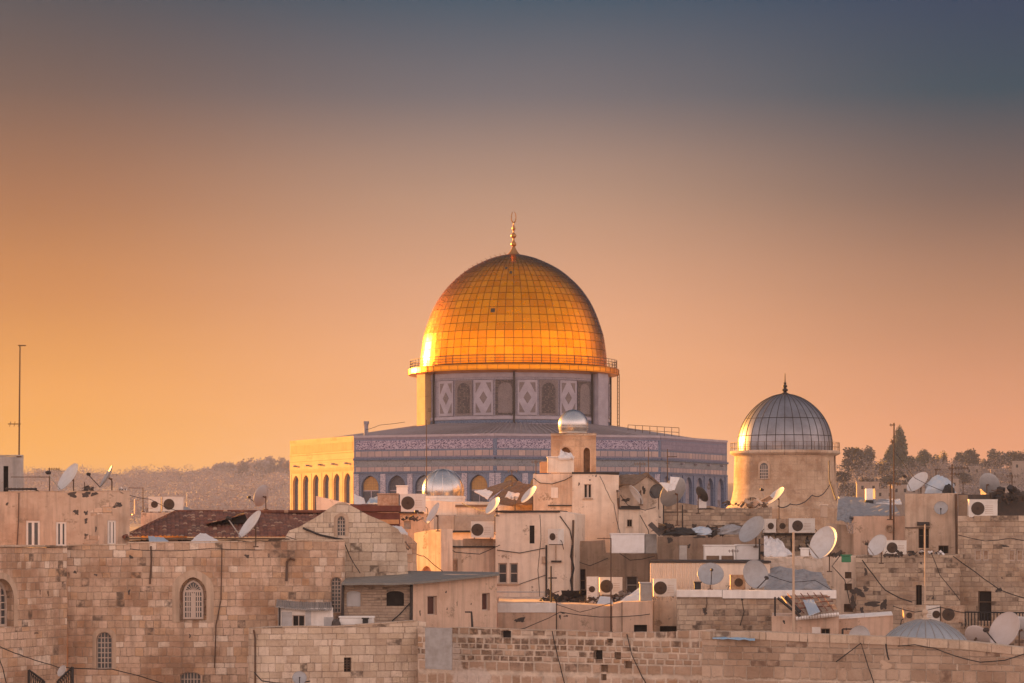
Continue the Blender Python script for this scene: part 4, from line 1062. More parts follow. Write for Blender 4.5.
# shed below gable
h = House('shed', 'little whitewashed shed with a sagging sheet roof beside the stone wall', 277, 333, 142.5, group=None)
w1 = ('r', 292.5, 615, 305, 627)
h.wall([(278, 608), (333, 608)], 2.6, 'white', [w1], rev=.2); h.opening(w1, 'void', 'window', .15)
h.slab('grey_panel', 282, 292, 612, 627.5, .02, .0, 'greypaint'); h.slab('grey_panel', 305.5, 311, 609, 627.5, .02, .0, 'greypaint'); h.slab('board', 324, 333.5, 617, 627, .05, .0, 'greypaint')
MB().tube([(h.loc(279.5, 608)[0], -.12, h.loc(279.5, 607)[1]), (h.loc(279.5, 608)[0], -.12, h.loc(279.5, 628)[1])], .06, 6).build('post', 'dark', h.root)
a, b = h.loc(276, 606.5), h.loc(332, 609.3)
m = MB(); vs = []; N_ = 90
for j in range(2):
    for i in range(N_+1):
        f = i/N_; z = a[1]+(b[1]-a[1])*f-.07*math.sin(math.pi*f)+.035*abs(math.sin(i*.9))+rnd.uniform(-.02, .02)
        vs.append((a[0]+(b[0]-a[0])*f, -.35 if j == 0 else 2.7, z+(.0 if j == 0 else .28)))
vs += [(x, y, z-.05) for x, y, z in vs]; k = N_+1
m.add(vs, [(i, i+1, k+i+1, k+i) for i in range(N_)]+[(i+1, i, 2*k+i, 2*k+i+1) for i in range(N_)]+[(2*k+i, 3*k+i, 3*k+i+1, 2*k+i+1) for i in range(N_)])
m.build('roof', 'sheet', h.root)
# low front wall with little window
h = House('stone_house', 'lower stone wall front with one small barred window, left of the metal panel', 254, 426, 137.5, 139.5)
w1 = ('r', 344, 657.5, 351.5, 672)
h.wall([(254, 629), (300, 627), (333, 627.2), (380, 624.2), (417, 621.3), (426, 622)], 1.6, 'stone_pale', [w1], rev=.3)
h.window(w1, 2, 5, .05, 'iron', 'void', .18, rail=.04)
h.coping([(254, 629), (300, 627), (333, 627.2), (380, 624.2), (417, 621.3)], .05, .03, .5, 'stone_cap')
h.pipe([(253.5, 630), (255, 638), (255, 690)], .05); 
h.bits([(331, 655, .22, 1.4)], 'surround', 'mortar_streak')
# house with grey lean-to roof: recessed left part and plastered right part
h = House('stone_house', 'brown brick bay with two dark arched openings under the grey lean-to roof', 343, 412.5, 144.5, 143.6)
w1, w2 = ('s', 346.5, 591, 360.5, 606.5), ('s', 386.5, 591, 404, 606)
h.wall([(343, 583), (412.5, 582.5)], 3, 'brickish', [w1, w2], rev=.35)
h.window(w1, 1, 1, .05, 'greypaint', 'greypaint', .12, rail=.05); h.opening(w2, 'void', 'window', .32)
h.pipe([(342.8, 584), (342.5, 621)], .08, .08, 'dark'); h.pipe([(411.5, 583), (411.2, 622)], .09, .09, 'dark'); h.pipe([(411, 602), (400, 614), (392, 621)], .03, .06, 'black')
h = House('plaster_house', 'pinkish plaster house with two dark windows under the grey lean-to roof', 412.7, 497, 143.5, 147.5, group=None)
w1, w2 = ('r', 427.5, 596, 437, 615), ('r', 482, 593, 490, 610.5)
h.wall([(412.7, 582), (450, 579), (497, 574.6)], 8, 'pink', [w1, w2], rev=.25)
for q in (w1, w2): h.window(q, 1, 1, .04, 'frame', 'redroom', .16, rail=.05)
h.bits([(446, 592, .12, .14), (447, 609, .1, .12), (420, 613, .1, .3), (471, 604, .1, .1)], 'junk')
sheet('lean_to_roof', 'long grey sheet roof sloping over the brick bay and pinkish house', 'roof', [P(341.5, 583.2, 142.6), P(413, 582.6, 142.6), P(410, 571.0, 152), P(348, 575.5, 152)], 'roofsheet', .10, wave=.015)
sheet('lean_to_roof', 'tapering right wing of the grey sheet roof over the pinkish house', 'roof', [P(413, 582.4, 142.7), P(499.5, 573.6, 147.0), P(499, 572.0, 156), P(410, 570.8, 152)], 'roofsheet', .10, wave=.015)
# metal panel and the front boundary walls
h = House('boundary_wall', 'rough dark-stoned boundary wall in the bottom centre of the photo', 418, 714, 139, 131.5, cat='wall', group='stone boundary walls in front')
dk_ = [('r', 600, 664.5, 608, 672), ('r', 601, 674, 606.5, 680.5), ('r', 614.5, 652, 621, 659.5), ('r', 624, 661, 632, 668.5), ('r', 607, 638.5, 613, 643)]
w1 = ('r', 593.5, 650, 602.5, 659.5); w2 = ('r', 500.5, 630.6, 511, 637.8)
h.wall([(418, 627.5), (452, 627.8), (520, 630), (610, 632.6), (640, 632.3), (706, 629.5), (708, 637), (714, 637.5)], 1., 'stone_rough', [w1, w2]+dk_, rev=.3, jit=.05)
[h.opening(q, 'void', 'hole', .28) for q in (w1, w2)]
h.coping([(452, 627.8), (520, 630), (610, 632.6)], .03, .02, .6, 'stone_cap')
for q in dk_: h.opening(q, 'wood', 'stone_gap', .2)
sheet('metal_hoarding', 'brownish grey metal panel standing against the boundary wall', 'panel', [P(425.3, 668.5, 136.4), P(452, 670, 136.0), P(452, 627.8, 136.3), P(425, 628, 136.7)], 'sheet', .05, n=5, wave=.006)
h = House('boundary_wall', 'long boundary wall of pale courses running to the lower right corner', 702, 1060, 131.2, 124.0, cat='wall', group='stone boundary walls in front')
top = [(702, 639.3), (760, 639.6), (800, 641.5), (860, 643.8), (900, 645.2), (960, 649), (1024, 655.5), (1060, 659)]
h.wall(top, .8, 'stone_wall', [], jit=.012)
h.coping(top, .34, .05, .9, 'stone_cap')
h.bits([(828, 667, .28, .27), (838, 667.5, .36, .27), (848, 668, .38, .27), (935, 672, .4, .3)], 'brown', 'dark_block'); h.bits([(886, 665, .7, .38)], 'surround', 'pale_block')
# ---- middle: cream and plaster houses
h = House('sunlit_pier', 'narrow plaster pier glowing orange in the low sun, beside the gable', 414, 441, 172.5, 170, cat='wall', group=None)
h.wall([(414, 533), (430, 530), (441, 529)], .8, 'cream2', [('a', 421, 566, 432, 585)], rev=.2, jit=.06)
h.opening(('a', 421, 566, 432, 585), 'orange', 'niche', .15)
h = House('stone_house', 'weathered stone stub behind the right end of the gable', 384, 417, 153, 156, group=None)
h.wall([(384, 531), (398, 528), (406, 533), (417, 543)], 3, 'stone_old', [], jit=.08)
h = House('plaster_house', 'grey parapet block with a sunlit strip under the small silver dome', 424, 500, 186, 184, group='plaster houses of the old town')
h.wall([(424, 501), (463, 501.5), (500, 506)], 9, 'cream', [])
h.slab('parapet', 436, 456, 515, 532, .35, .0, 'greyplaster'); h.slab('parapet', 456.4, 496, 515.5, 532, .33, .0, 'sheet'); h.slab('ledge', 456, 496, 504.8, 507, .12, .0, 'wood'); h.slab('panel', 457, 474, 507.5, 514.8, .04, .0, 'cream2'); h.slab('panel', 475, 496, 507, 514.8, .04, .0, 'tan')
h = House('plaster_house', 'cream plaster house below the dark pipe line with a boarded window', 438.5, 497, 173, 172.5, group='plaster houses of the old town')
w1, w2 = ('r', 441, 560, 448, 577), ('r', 449.5, 559.5, 458, 573)
h.wall([(438.5, 536), (455, 540), (497, 539)], 7, 'cream2', [w2], rev=.15)
h.window(w2, 1, 1, .03, 'frame', 'acrust', .08, rail=.05)
h.slab('dark_ledge', 439, 496.5, 546, 547.6, .12, .0, 'dark'); h.slab('dark_ledge', 440, 470, 530.5, 532.5, .16, .0, 'dark'); h.slab('rubble_strip', 463, 493, 538.6, 546, .04, .0, 'brown')
h = House('plaster_house', 'pale plaster house with twin small windows and one tall slit, centre', 495.5, 575, 171.5, 171, group='plaster houses of the old town')
ws = [('r', 498, 563, 507, 583.5), ('r', 509.5, 563, 518, 583.5), ('r', 529.5, 525.5, 534.5, 543.5)]
h.wall([(495.5, 514), (520, 513), (562, 511.5), (575, 514)], 7, 'cream', ws, rev=.2)
for q in ws[:2]: h.window(q, 1, 2, .05, 'frame', 'glass', .12, rail=.07, sill=True)
h.opening(ws[2], 'void', 'slit_window', .12)
h.pipe([(546.5, 545), (546.5, 602)], .06, .1, 'dark'); h.pipe([(573.5, 520), (572.5, 558), (572, 600)], .07, .1, 'iron')
h.slab('meter_box', 542, 546, 556.5, 563.5, .12, .0, 'acrust'); h.slab('shelf', 551.5, 561.5, 560.5, 562.3, .16, .0, 'dark'); h.pipe([(556, 545), (556, 561)], .03, .06, 'acrust'); h.slab('roof_edge', 495.5, 560, 510.5, 512.5, .1, 5, 'dark')
h.pipe([(560, 516), (570, 530), (573, 545)], .03, .05, 'black'); h.slab('base_band', 495.7, 545, 591.5, 592.4, .02, .0, 'greypaint')
h.pipe([(497, 550), (520, 553), (545, 548)], .025, .05, 'black'); h.pipe([(497, 585), (520, 584), (546, 575)], .02, .05, 'black')
h = House('plaster_house', 'set-back upper cream wall with a blank panel, left of the tall block', 533, 573, 184, group='plaster houses of the old town')
h.wall([(533, 474), (573, 473.5)], 5, 'cream2', [])
h.slab('blank_panel', 551, 558, 487.5, 498, .05, .0, 'white'); h.slab('string_course', 548, 572.5, 505, 506.2, .08, .0, 'dark')
h.pipe([(533.5, 478), (540, 483), (552, 484), (565, 480), (574, 475)], .025, .06, 'black')
h = House('plaster_house', 'tall cream block with one narrow window below the belfry', 572.2, 619, 181.5, group='plaster houses of the old town')
w1 = ('r', 584, 484, 591.5, 498)
h.wall([(572.2, 473.5), (600, 474.2), (619, 475)], 6, 'cream', [w1], rev=.2)
h.window(w1, 2, 1, .12, 'frame', 'void', .10, rail=.05, sill=True)
h.slab('roof_edge', 571.8, 619.4, 472, 473.9, .06, 5.5, 'dark')
h.pipe([(617.3, 490), (619, 510), (619.4, 534)], .08, .08, 'iron'); h.slab('cable_box', 616.5, 619.5, 492, 498, .15, .0, 'acrust')
h.bits([(590, 480, .12, .1), (596, 476, .1, .2), (579, 484, .1, .25)], 'junk')
# belfry-like tower
h = House('bell_tower', 'square buff stone turret with two arched openings carrying a polished silver dome', 551, 596, 193.5, 193, cat='tower', group=None)
w1, w2 = ('p', 560, 447, 571, 475), ('p', 583.5, 447.5, 590, 472)
h.wall([(551, 434), (596, 434)], 2.95, 'stone_tower', [w1, w2], rev=.5, jit=.015); h.opening(w1, 'wood', 'arched_opening', .45); h.opening(w2, 'wood', 'arched_opening', .45)
h.surround(w2, .09, .03); h.surround(w1, .09, .03)
h.slab('cornice', 550.6, 596.4, 433.2, 435.5, .06, 3, 'stone_cap')
c = h.W.inverted() @ P(573.2, 433.3, 193.3); c.y = 1.48
mp2 = 193.3/F
pr = [(13.2, 0), (14.2, 3), (15, 8), (14.9, 12), (13.6, 16), (11.2, 19.5), (8, 22.3), (4, 24), (.5, 24.6)]
dz0 = c.z
dob = MB().lathe([(r*mp2, z*mp2) for r, z in crom(pr, 4)], 48, mat=Matrix.Translation((c.x, 1.48, dz0+.02))).build('dome', 'silver', h.root, smooth=40)
m = MB()
for j in (.8, 6): m.lathe([(13.4*mp2+.01*j, j*mp2), (13.9*mp2+.02*j, j*mp2+.04), (13.4*mp2, j*mp2+.09)], 40, mat=Matrix.Translation((c.x, 1.48, dz0+.02)))
m.build('rim', 'white', dob)
# small silver dome
D_ = 188.; c = P(443, 497, D_); q = D_/F
sdm = thing('silver_dome', 'small bright silver dome on a round base in front of the blue tiles', 'dome', c)
MB().lathe([(22*q, -2), (22*q, -.12), (22.6*q, -.1), (22.6*q, .05), (20*q, .06)], 48).build('base', 'white', sdm, smooth=30)
dome_thing(sdm, 'dome', 0, .06, crom([(20.4*q, 0), (20.8*q, 6*q), (19.8*q, 12*q), (17.2*q, 17.8*q), (13.2*q, 22.4*q), (7.5*q, 25.8*q), (.6*q, 27*q)], 4), 'silver', 12, .02, 56)
# brown tiled roof mess
h = House('plaster_house', 'low house with a broken brown tiled roof behind the white dishes', 488, 534, 187, group='plaster houses of the old town')
h.wall([(488, 507), (534, 504)], 5, 'tan', [])
sheet('broken_roof', 'sagging brown tiled roof with gaps, left of the cream block', 'roof', [P(486, 505, 185.8), P(537, 503, 185.8), P(535, 486, 190), P(515, 480, 190)], 'wood', .12, wave=.07, n=10)
sheet('roof_board', 'bleached board lying askew across the broken brown roof', 'board', [P(478, 491, 184.8), P(489, 498.5, 184.6), P(513, 482, 185.5), P(511, 479.5, 185.7)], 'wood', .05, wave=.02)
sheet('roof_board', 'orange-lit canvas flap at the left tip of the broken brown roof', 'board', [P(474, 491, 183.6), P(488, 499, 183.4), P(493, 492, 184), P(486, 489, 184.2)], 'tarpwhite', .04, wave=.03)
sheet('corrugated_sheet', 'crumpled pale sheet among the broken brown tiles', 'sheet', [P(505, 497, 184), P(517, 500, 184), P(520, 493, 185), P(508, 491.5, 185)], 'tarpwhite', .04, wave=.06)
# gabled shed right of the block
h = House('gabled_house', 'small plaster gable with a dark roof edge, right of the tall cream block', 619.5, 663, 186, 185, group=None)
h.wall([(619.5, 487), (630, 482), (646, 475.5), (655, 482), (663, 489)], 5, 'cream2', [], jit=.05)
for a, b in (((618, 488.5), (646.5, 474.5)), ((646.5, 474.5), (664, 489.5))):
    pa, pb = h.loc(*a), h.loc(*b); m = MB(); m.add([(pa[0], -.3, pa[1]), (pb[0], -.3, pb[1]), (pb[0], 5.2, pb[1]), (pa[0], 5.2, pa[1]), (pa[0], -.3, pa[1]+.16), (pb[0], -.3, pb[1]+.16), (pb[0], 5.2, pb[1]+.16), (pa[0], 5.2, pa[1]+.16)], [(3, 2, 1, 0), (4, 5, 6, 7), (0, 1, 5, 4), (1, 2, 6, 5), (2, 3, 7, 6), (3, 0, 4, 7)]); m.build('roof', 'wood', h.root)
h.bits([(644, 490, .25, .5), (626, 500, .6, .3)], 'junk'); h.slab('dark_ledge', 621, 640, 506, 508, .3, .0, 'dark')
sheet('broken_roof', 'dark brown tiled roof slope between the cream block and the little gable', 'roof', [P(619.5, 483.5, 182.8), P(634, 484.5, 182.8), P(648, 474.5, 184.8), P(620, 474.5, 184.8)], 'wood', .1, wave=.03)
h = House('plaster_house', 'cream wall with one tiny square window below the little gable', 618.5, 659, 177.5, 177, group='plaster houses of the old town')
w1 = ('r', 627, 519.5, 632, 526.5)
h.wall([(618.5, 509), (659, 509.5)], 5, 'cream2', [w1], rev=.25); h.opening(w1, 'void', 'window', .2); h.slab('eave', 619, 640, 507.4, 509.3, .12, 2, 'dark')
h = House('stone_house', 'brown rubble wall behind the terrace of air conditioners', 575.5, 657, 174.5)
w1, w2 = ('r', 576.5, 569, 585.5, 600), ('r', 626.5, 576.5, 637.5, 600)
h.wall([(575.5, 541), (605, 540), (606, 553), (657, 553)], 3, 'brown', [w1, w2], rev=.3, jit=.06); h.opening(w1, 'void', 'doorway', .25); h.opening(w2, 'junk', 'doorway', .25)
# pink terrace wall in front
h = House('plaster_house', 'pinkish terrace wall with a white parapet band behind the boundary wall', 498, 622, 153, group='plaster houses of the old town')
h.wall([(498, 604), (557, 604.5), (558, 605.5), (622, 605.5)], 20, 'pink', [], jit=.05)
h.slab('white_parapet', 497.6, 556.8, 603.2, 612.5, .05, .5, 'white'); h.bits([(563, 613, .3, .1), (566, 616, .25, .1), (560, 617, .1, .3), (520, 620, .6, .3)], 'junk')
h = House('plaster_house', 'orange-pink pier wall with a dark slot left of the corrugated hut', 612.5, 653, 151.5, group='plaster houses of the old town')
w1 = ('r', 634, 624.8, 647, 640)
h.wall([(612.5, 605), (622, 602.5), (653, 601)], 18, 'pink', [w1], rev=.3); h.opening(w1, 'void', 'slot', .25); h.slab('edge', 621.3, 622.6, 602, 632, .03, .0, 'brown')
# ---- right middle
h = House('stone_house', 'rubble parapet wall below the blue tiles, between dark dish and round tower', 656.5, 772, 188, 187)
h.wall([(656.5, 505), (690, 504), (700, 506), (735, 507.5), (772, 507)], 5, 'stone_small', [], jit=.1)
h.slab('ledge', 714, 748, 522.6, 525.2, .25, .0, 'stone_cap'); h.bits([(667, 528, 1., .8), (694, 527, .4, .5), (676, 533, 1.6, .5), (716, 531, 1.2, .6), (728, 527, .8, .4), (705, 508.6, 1.2, .2)], 'junk')
h = House('stone_house', 'brown wall carrying the white rack box, below the rubble parapet', 657.5, 772, 174)
h.wall([(657.5, 536.5), (700, 536.3), (735, 537), (772, 538.5)], 5, 'brown', [], jit=.07); h.bits([(670, 540, .5, .35), (689, 546, .2, .3), (700, 537, .8, .2), (764, 554, .4, .3)], 'junk')
h.slab('dark_band', 759.5, 769, 551.5, 554.5, .1, .0, 'black')
h = House('metal_hut', 'hut clad in cream corrugated sheet behind two grey dishes', 650, 770, 156.5, group=None)
h.wall([(650, 562.3), (770, 563.5)], 10, 'cream', [], jit=.01)
(xa, z1), (xb, _) = h.loc(650.3, 562.6), h.loc(712, 562.6); _, z0 = h.loc(650, 634)
m = MB(); vs = []; N_ = 150
for j in range(2):
    for i in range(N_+1):
        f = i/N_; vs.append((xa+(xb-xa)*f, -.06-.03*math.sin(i*.5*math.pi*.9), z0 if j == 0 else z1))
m.add(vs, [(i, i+1, N_+1+i+1, N_+1+i) for i in range(N_)]); m.build('cladding', 'cream', h.root)
h.slab('roof_edge', 649.4, 771, 561, 562.8, .12, 9, 'dark'); h.slab('door', 654, 676, 601, 634, .12, .0, 'cream2'); h.slab('dark_slot', 660, 676.5, 626, 632, .14, .0, 'void')
h = House('stone_house', 'smooth brown block wall with a white ledge, bottom right of the corrugated hut', 677, 836, 149.5, 150)
h.wall([(677, 592), (836, 591)], 5, 'stone_small', [], jit=.02)
h.slab('white_ledge', 676.6, 722, 590, 597, .10, 1, 'white'); h.slab('white_ledge', 722.5, 836.3, 590.2, 598.3, .12, 1, 'white')
h.bits([(705, 611, .3, .4), (723, 593.5, .12, .4), (742, 599, .15, .2)], 'junk'); h.pipe([(706, 592), (707, 603), (705.5, 612)], .025, .06, 'iron')
# tower neighbours
h = House('stone_house', 'low rubble wall carrying a row of air conditioners under the round tower', 762, 868, 181, 180)
h.wall([(762, 534), (868, 533.5)], 5, 'stone_small', [], jit=.06)
h.bits([(792, 545, .25, .9), (808, 543, .3, .8), (800, 548, .2, .5)], 'junk'); h.slab('dark_ledge', 764, 820, 533, 534.6, .2, .0, 'dark')
h = House('plaster_house', 'buff side wall block behind the golden dish', 826, 858, 177, group='plaster houses of the old town')
h.wall([(826, 523), (846, 525), (848, 533), (858, 534)], 3, 'tan', [], jit=.05); 
h = House('plaster_house', 'square buff house wall with a round vent, left of the tall buff block', 853.5, 908, 172, group='plaster houses of the old town')
h.wall([(853.5, 516.2), (908, 516)], 6, 'pink', [], jit=.02)
c = h.loc(889.5, 528.5); m = MB(); m.lathe([(.24, 0), (.24, .12), (.16, .12), (.14, .02), (.01, .02)], 18, mat=Matrix.Translation((c[0], 0, c[1])) @ Matrix.Rotation(R(90), 4, 'X')); m.build('round_vent', 'acrust', h.root)
h = House('stone_house', 'broken plaster wall with square gaps below the golden dish', 764, 858, 163, 162)
ws = [('r', 845, 572, 851.5, 578.5), ('r', 844.5, 583.5, 852, 590.5), ('r', 844, 604, 853, 612)]
h.wall([(764, 557), (800, 556.5), (838, 555.5), (858, 556)], 5, 'cream2', ws, rev=.4, jit=.05)
for q in ws: h.opening(q, 'wood', 'gap', .3)

h = House('stone_house', 'pale rubble-stone house wall with broken ledges behind the blue-grey ribbed dome', 856, 960, 162, 161.5)
w1 = ('r', 916, 585, 922, 605)
h.wall([(856, 556), (895, 555), (960, 554.5)], 6, 'stone_small', [w1], rev=.35, jit=.05); h.opening(w1, 'void', 'window', .25)
h.bits([(866, 572, .22, .5), (858, 592, .9, .55), (866, 589, .4, .3), (872, 604, 1.2, .3), (884, 605, .35, .8), (853, 603, .4, .8), (862, 610, .3, .4), (933, 598, .15, .25), (921, 563, .1, .2), (949, 591, .1, .12)], 'junk')
h = House('plaster_house', 'buff plaster block with a narrow door and a round dish on its wall', 905, 957.5, 167.5, group='plaster houses of the old town')
w1, w2 = ('r', 918.5, 528.5, 929, 548), ('r', 938.5, 545.5, 948.5, 553.5)
h.wall([(905, 493.6), (957.5, 493)], 6, 'tan', [w1, w2], rev=.25, jit=.02); h.opening(w1, 'void', 'doorway', .2); h.opening(w2, 'void', 'window', .2)
h.slab('canopy', 917, 929.5, 522, 525.5, .3, .0, 'dark'); h.slab('frame_post', 923.2, 924.6, 528, 549, .02, .0, 'wood'); h.slab('dark_ledge', 905.2, 930, 527.2, 528.3, .06, .0, 'iron'); h.pipe([(956, 494), (956.5, 530), (957, 575), (958.5, 605)], .09, .1, 'iron'); h.slab('cable_box', 951, 957, 575, 581, .2, .0, 'dark')
h = House('stone_house', 'stone house at the right edge with paired boarded windows and a dark doorway', 957.8, 1050, 163.5, 162)
ws = [('r', 974.5, 550, 981, 560.5), ('r', 982.8, 550, 988.5, 560.5), ('r', 1008.5, 550, 1015, 560.8), ('r', 1016.5, 550, 1023, 560.8)]; w5 = ('r', 978, 591, 991.5, 621)
h.wall([(957.8, 521.5), (1050, 521)], 6, 'stone_small', ws+[w5], rev=.3, jit=.03)
for q in ws: h.window(q, 1, 1, .03, 'frame', 'acrust', .05, rail=.05)
h.opening(w5, 'void', 'doorway', .28); h.coping([(957.8, 521.5), (1050, 521)], .30, .04, .5, 'stone_cap')
h.bits([(1005, 546, .5, .15), (1002, 578, .1, .1), (999, 590, .4, .3)], 'junk')
h = House('plaster_house', 'dark cluttered roof storey at the right edge behind the big air conditioner', 958, 1060, 168.5, group='plaster houses of the old town')
h.wall([(958, 494), (985, 494.5), (1060, 496)], 5, 'junk', [], jit=.05)
h.slab('wall_panel', 958.3, 968, 495, 519, .05, .0, 'brown')
# plaster shed with rusty roof
h = House('shed', 'pinkish plaster shed with a small dark window behind the boundary wall', 771.5, 839, 141.5, group=None)
w1 = ('r', 821, 628.5, 830, 645)
h.wall([(771.5, 616), (839, 615)], 6, 'pink', [w1], rev=.25); h.opening(w1, 'void', 'window', .2); h.slab('white_frame', 812, 820.5, 627, 645, .03, .0, 'white'); h.bits([(784, 622, .12, .2)], 'junk')
h = House('shed', 'low plain plaster wall right of the rusty-roofed shed', 836, 893, 142.5, 142, group=None)
h.wall([(836, 619.5), (893, 615.5)], 6, 'pink', [], jit=.02); h.coping([(836, 619.5), (893, 615.5)], .05, .05, 6.1, 'white')
rr_ = sheet('rusty_roof', 'small rusty sheet roof with gridded battens, leaning over the plaster shed', 'roof', [P(798, 615.5, 140.9), P(839.5, 612, 140.9), P(827, 594.3, 145.5), P(781, 596, 145.5)], 'acrust', .07, wave=.02)
m = MB(); b0 = Vector(rr_.location)
cs = [P(798, 615, 140.9), P(839.5, 611.5, 140.9), P(827, 593.8, 145.5), P(781, 595.5, 145.5)]
for k in range(1, 7):
    f = k/7; m.tube([cs[0].lerp(cs[1], f)-b0+Vector((0, 0, .07)), cs[3].lerp(cs[2], f)-b0+Vector((0, 0, .07))], .03, 4)
for k in range(1, 4):
    f = k/4; m.tube([cs[0].lerp(cs[3], f)-b0+Vector((0, 0, .07)), cs[1].lerp(cs[2], f)-b0+Vector((0, 0, .07))], .03, 4)
m.build('batten', 'tile', rr_)
m = MB(); a, b = P(796, 618.5, 140.7)-b0, P(839.5, 614.3, 140.7)-b0; d = (b-a)/16
for k in range(16): m.tube([a+d*k, a+d*(k+.8)], .1, 7)
m.build('eave_tiles', 'white', rr_)
m = MB(); m.tube([P(778, 598, 141.2)-b0, P(800, 616, 140.6)-b0], .07, 5); m.tube([P(775, 597, 141.2)-b0, P(775, 616, 141.2)-b0], .05, 5); m.tube([P(786, 597, 141.2)-b0, P(800, 612, 140.6)-b0], .10, 5); m.build('roof_frame', 'dark', rr_)
sheet('blue_sheet', 'pale blue sheet lying on the rusty roof', 'sheet', [P(809, 615.5, 139.9), P(820, 611.5, 140.4), P(813.5, 599.3, 143.8), P(803, 600, 143.8)], 'tarpblue', .03, wave=.01)
# ---------------------------------------------------------------- dishes
dish(69, 477.5, 31, .46, 143, 154, 'large pale dish tilted up on the flat roof at far left', 'dish_white', pole=.95)
dish(107, 477, 25, .20, 150, 155, 'dish seen almost edge-on, right of the large pale dish at far left', 'dish_grey', pole=.85)
dish(262, 496, 22, .52, 160, 168, 'dull grey dish turned away above the ridge of the red tile roof', 'dish_grey', True, pole=.8)
dish(251, 525, 33, .32, 141, 145, 'long white dish at the edge of the long stone wall below the red roof', 'dish_white', pole=1.1)
dish(433.5, 514, 24, .26, 150, 168, 'slim white dish above the orange sunlit pier', 'dish_white', pole=1.0)
dish(493.5, 506, 20, .42, 142, 170, 'white dish tilted above the pale house with twin windows', 'dish_white', pole=.6, arm=False)
dish(529.5, 495, 21, .33, 138, 178, 'white dish with a sunlit rim left of the tall cream block', 'dish_white', pole=1.2, arm=False)
dish(674, 492.5, 32, .66, 142, 176, 'big dull grey dish in front of the shrine wall, right of the little gable', 'dish_grey', True, pole=2.0, arm=False)
dish(656.5, 491.5, 15, .8, 150, 180, 'dark mesh dish half hidden behind the big dull grey dish', 'dish_dark', False, pole=1.6)
dish(701.5, 494.5, 17, .45, 33, 181, 'black dish silhouetted against the blue arches', 'dish_dark', True, pole=1.2, arm=False)
dish(776, 496.5, 23, .26, 134, 192, 'cream dish catching the light at the foot of the round tower', 'dish_white', pole=1.5)
dish(752.5, 530, 31, .50, 139, 168, 'large grey-white dish above the white rack box', 'dish_grey', pole=1.0, arm=False)
dish(825, 543.5, 35, .58, 150, 154, 'golden dish with a sunlit crescent, in front of the broken plaster wall', 'dish_white', pole=1.5, deep=.16)
dish(878, 545.5, 23, .58, 147, 160, 'white dish beside the air conditioner under the round vent', 'dish_white', pole=1.0)
dish(710.5, 574.5, 26, .82, 90, 150.6, 'grey round dish in front of the cream corrugated hut', 'dish_grey', pole=.8)
dish(755, 574.5, 29, .86, 25, 150.6, 'grey round dish overlapping an air conditioner, right of the corrugated cladding', 'dish_grey', pole=.8)
dish(918, 482.5, 25, .42, 135, 172, 'pale dish with a lit rim on the tall buff block', 'dish_white', pole=.8)
dish(941, 508, 13.5, .95, 120, 166.6, 'small round dish fixed to the buff block wall beside a doorway', 'dish_grey', wall=True, pole=.0)
dish(989, 484, 22, .76, 30, 170, 'brownish grey dish facing away above the big air conditioner', 'dish_grey', True, pole=.8, arm=False)
dish(977, 637, 26, .68, 50, 129, 'pinkish dish turned aside in the bottom right, behind the boundary wall', 'dish_pink', True, pole=1.0, arm=False)
dish(1005.5, 630.5, 38, .56, 152, 128.5, 'large pinkish white dish with a centre hole in the bottom right corner', 'dish_pink', pole=1.6)
dish(1023, 629, 26, .6, 30, 130, 'white dish cut by the right frame edge', 'dish_white', True, pole=1.2, arm=False)
dish(860, 637, 22, .9, 160, 133, 'round white dish with a sunlit left edge peeping over the boundary wall', 'dish_white', False, pole=1.2, arm=False, deep=.2)
dish(299.5, 678, 14, .9, 80, 136.6, 'small grey dish on the lower stone wall front at the bottom', 'dish_grey', wall=True, pole=.0)
dish(637, 494, 22, .22, 215, 180, 'thin white dish lying askew before the little gable', 'dish_white', pole=.7, arm=False)
dish(748, 592.5, 10, .3, 90, 150.8, 'tiny tilted dish on the white ledge right of the grey round dishes', 'dish_grey', pole=.3, arm=False) if False else None
dish(62, 671, 12, .6, 150, 140, 'small pale lamp dish on the wire at the bottom left, above iron gates', 'dish_white', pole=.0, wall=True, arm=False)
# ---------------------------------------------------------------- air conditioners
fanbox('air_conditioner', 'air conditioner with a dark fan on the roof left of the small silver dome', 400, 494, 425.5, 512.5, 170, .31, .4)
fanbox('air_conditioner', 'rust-stained air conditioner casing beside the fan unit on the gable roof', 376.5, 494.5, 398.5, 512.5, 171, .5, .5, 'acrust', fx=-.0) if False else crate('rusted_tank', 'rust-stained square metal tank behind the stone gable peak', 'tank', 377.5, 494.5, 398, 513, 171, 1., 'acrust', lid='acrust')
fanbox('air_conditioner', 'air conditioner mounted above the dark ledge of the cream house', 471, 521.5, 494, 538.5, 171.8, .28)
fanbox('air_conditioner', 'air conditioner on the corner of the pale house with the tall slit', 546.8, 529, 559.5, 545, 169.9, .45, .55, rot=-38)
fanbox('air_conditioner', 'cream air conditioner with a brown fan on the corrugated hut', 653.5, 579, 676.5, 597.5, 153.2, .30, .5)
fanbox('air_conditioner', 'small dark-fronted air conditioner half hidden by the right grey dish', 730.5, 575, 745.5, 590.5, 151.4, .55, .4, 'acrust')
fanbox('air_conditioner', 'air conditioner with a black fan beside the golden dish', 789, 518.5, 815, 533.5, 178, .33, .45)
fanbox('air_conditioner', 'white air conditioner turned aside, left in the row under the round tower', 765, 519, 776.5, 533.5, 178, .5, .5, 'ac', rot=20)
fanbox('air_conditioner', 'pale air conditioner with a dark side, second in the row under the round tower', 777, 519, 788, 533.5, 178.3, .5, .5, 'acrust')
fanbox('air_conditioner', 'big air conditioner with a large black fan at the right edge above paired windows', 969, 499.5, 997.5, 518, 163.2, .31, .5)
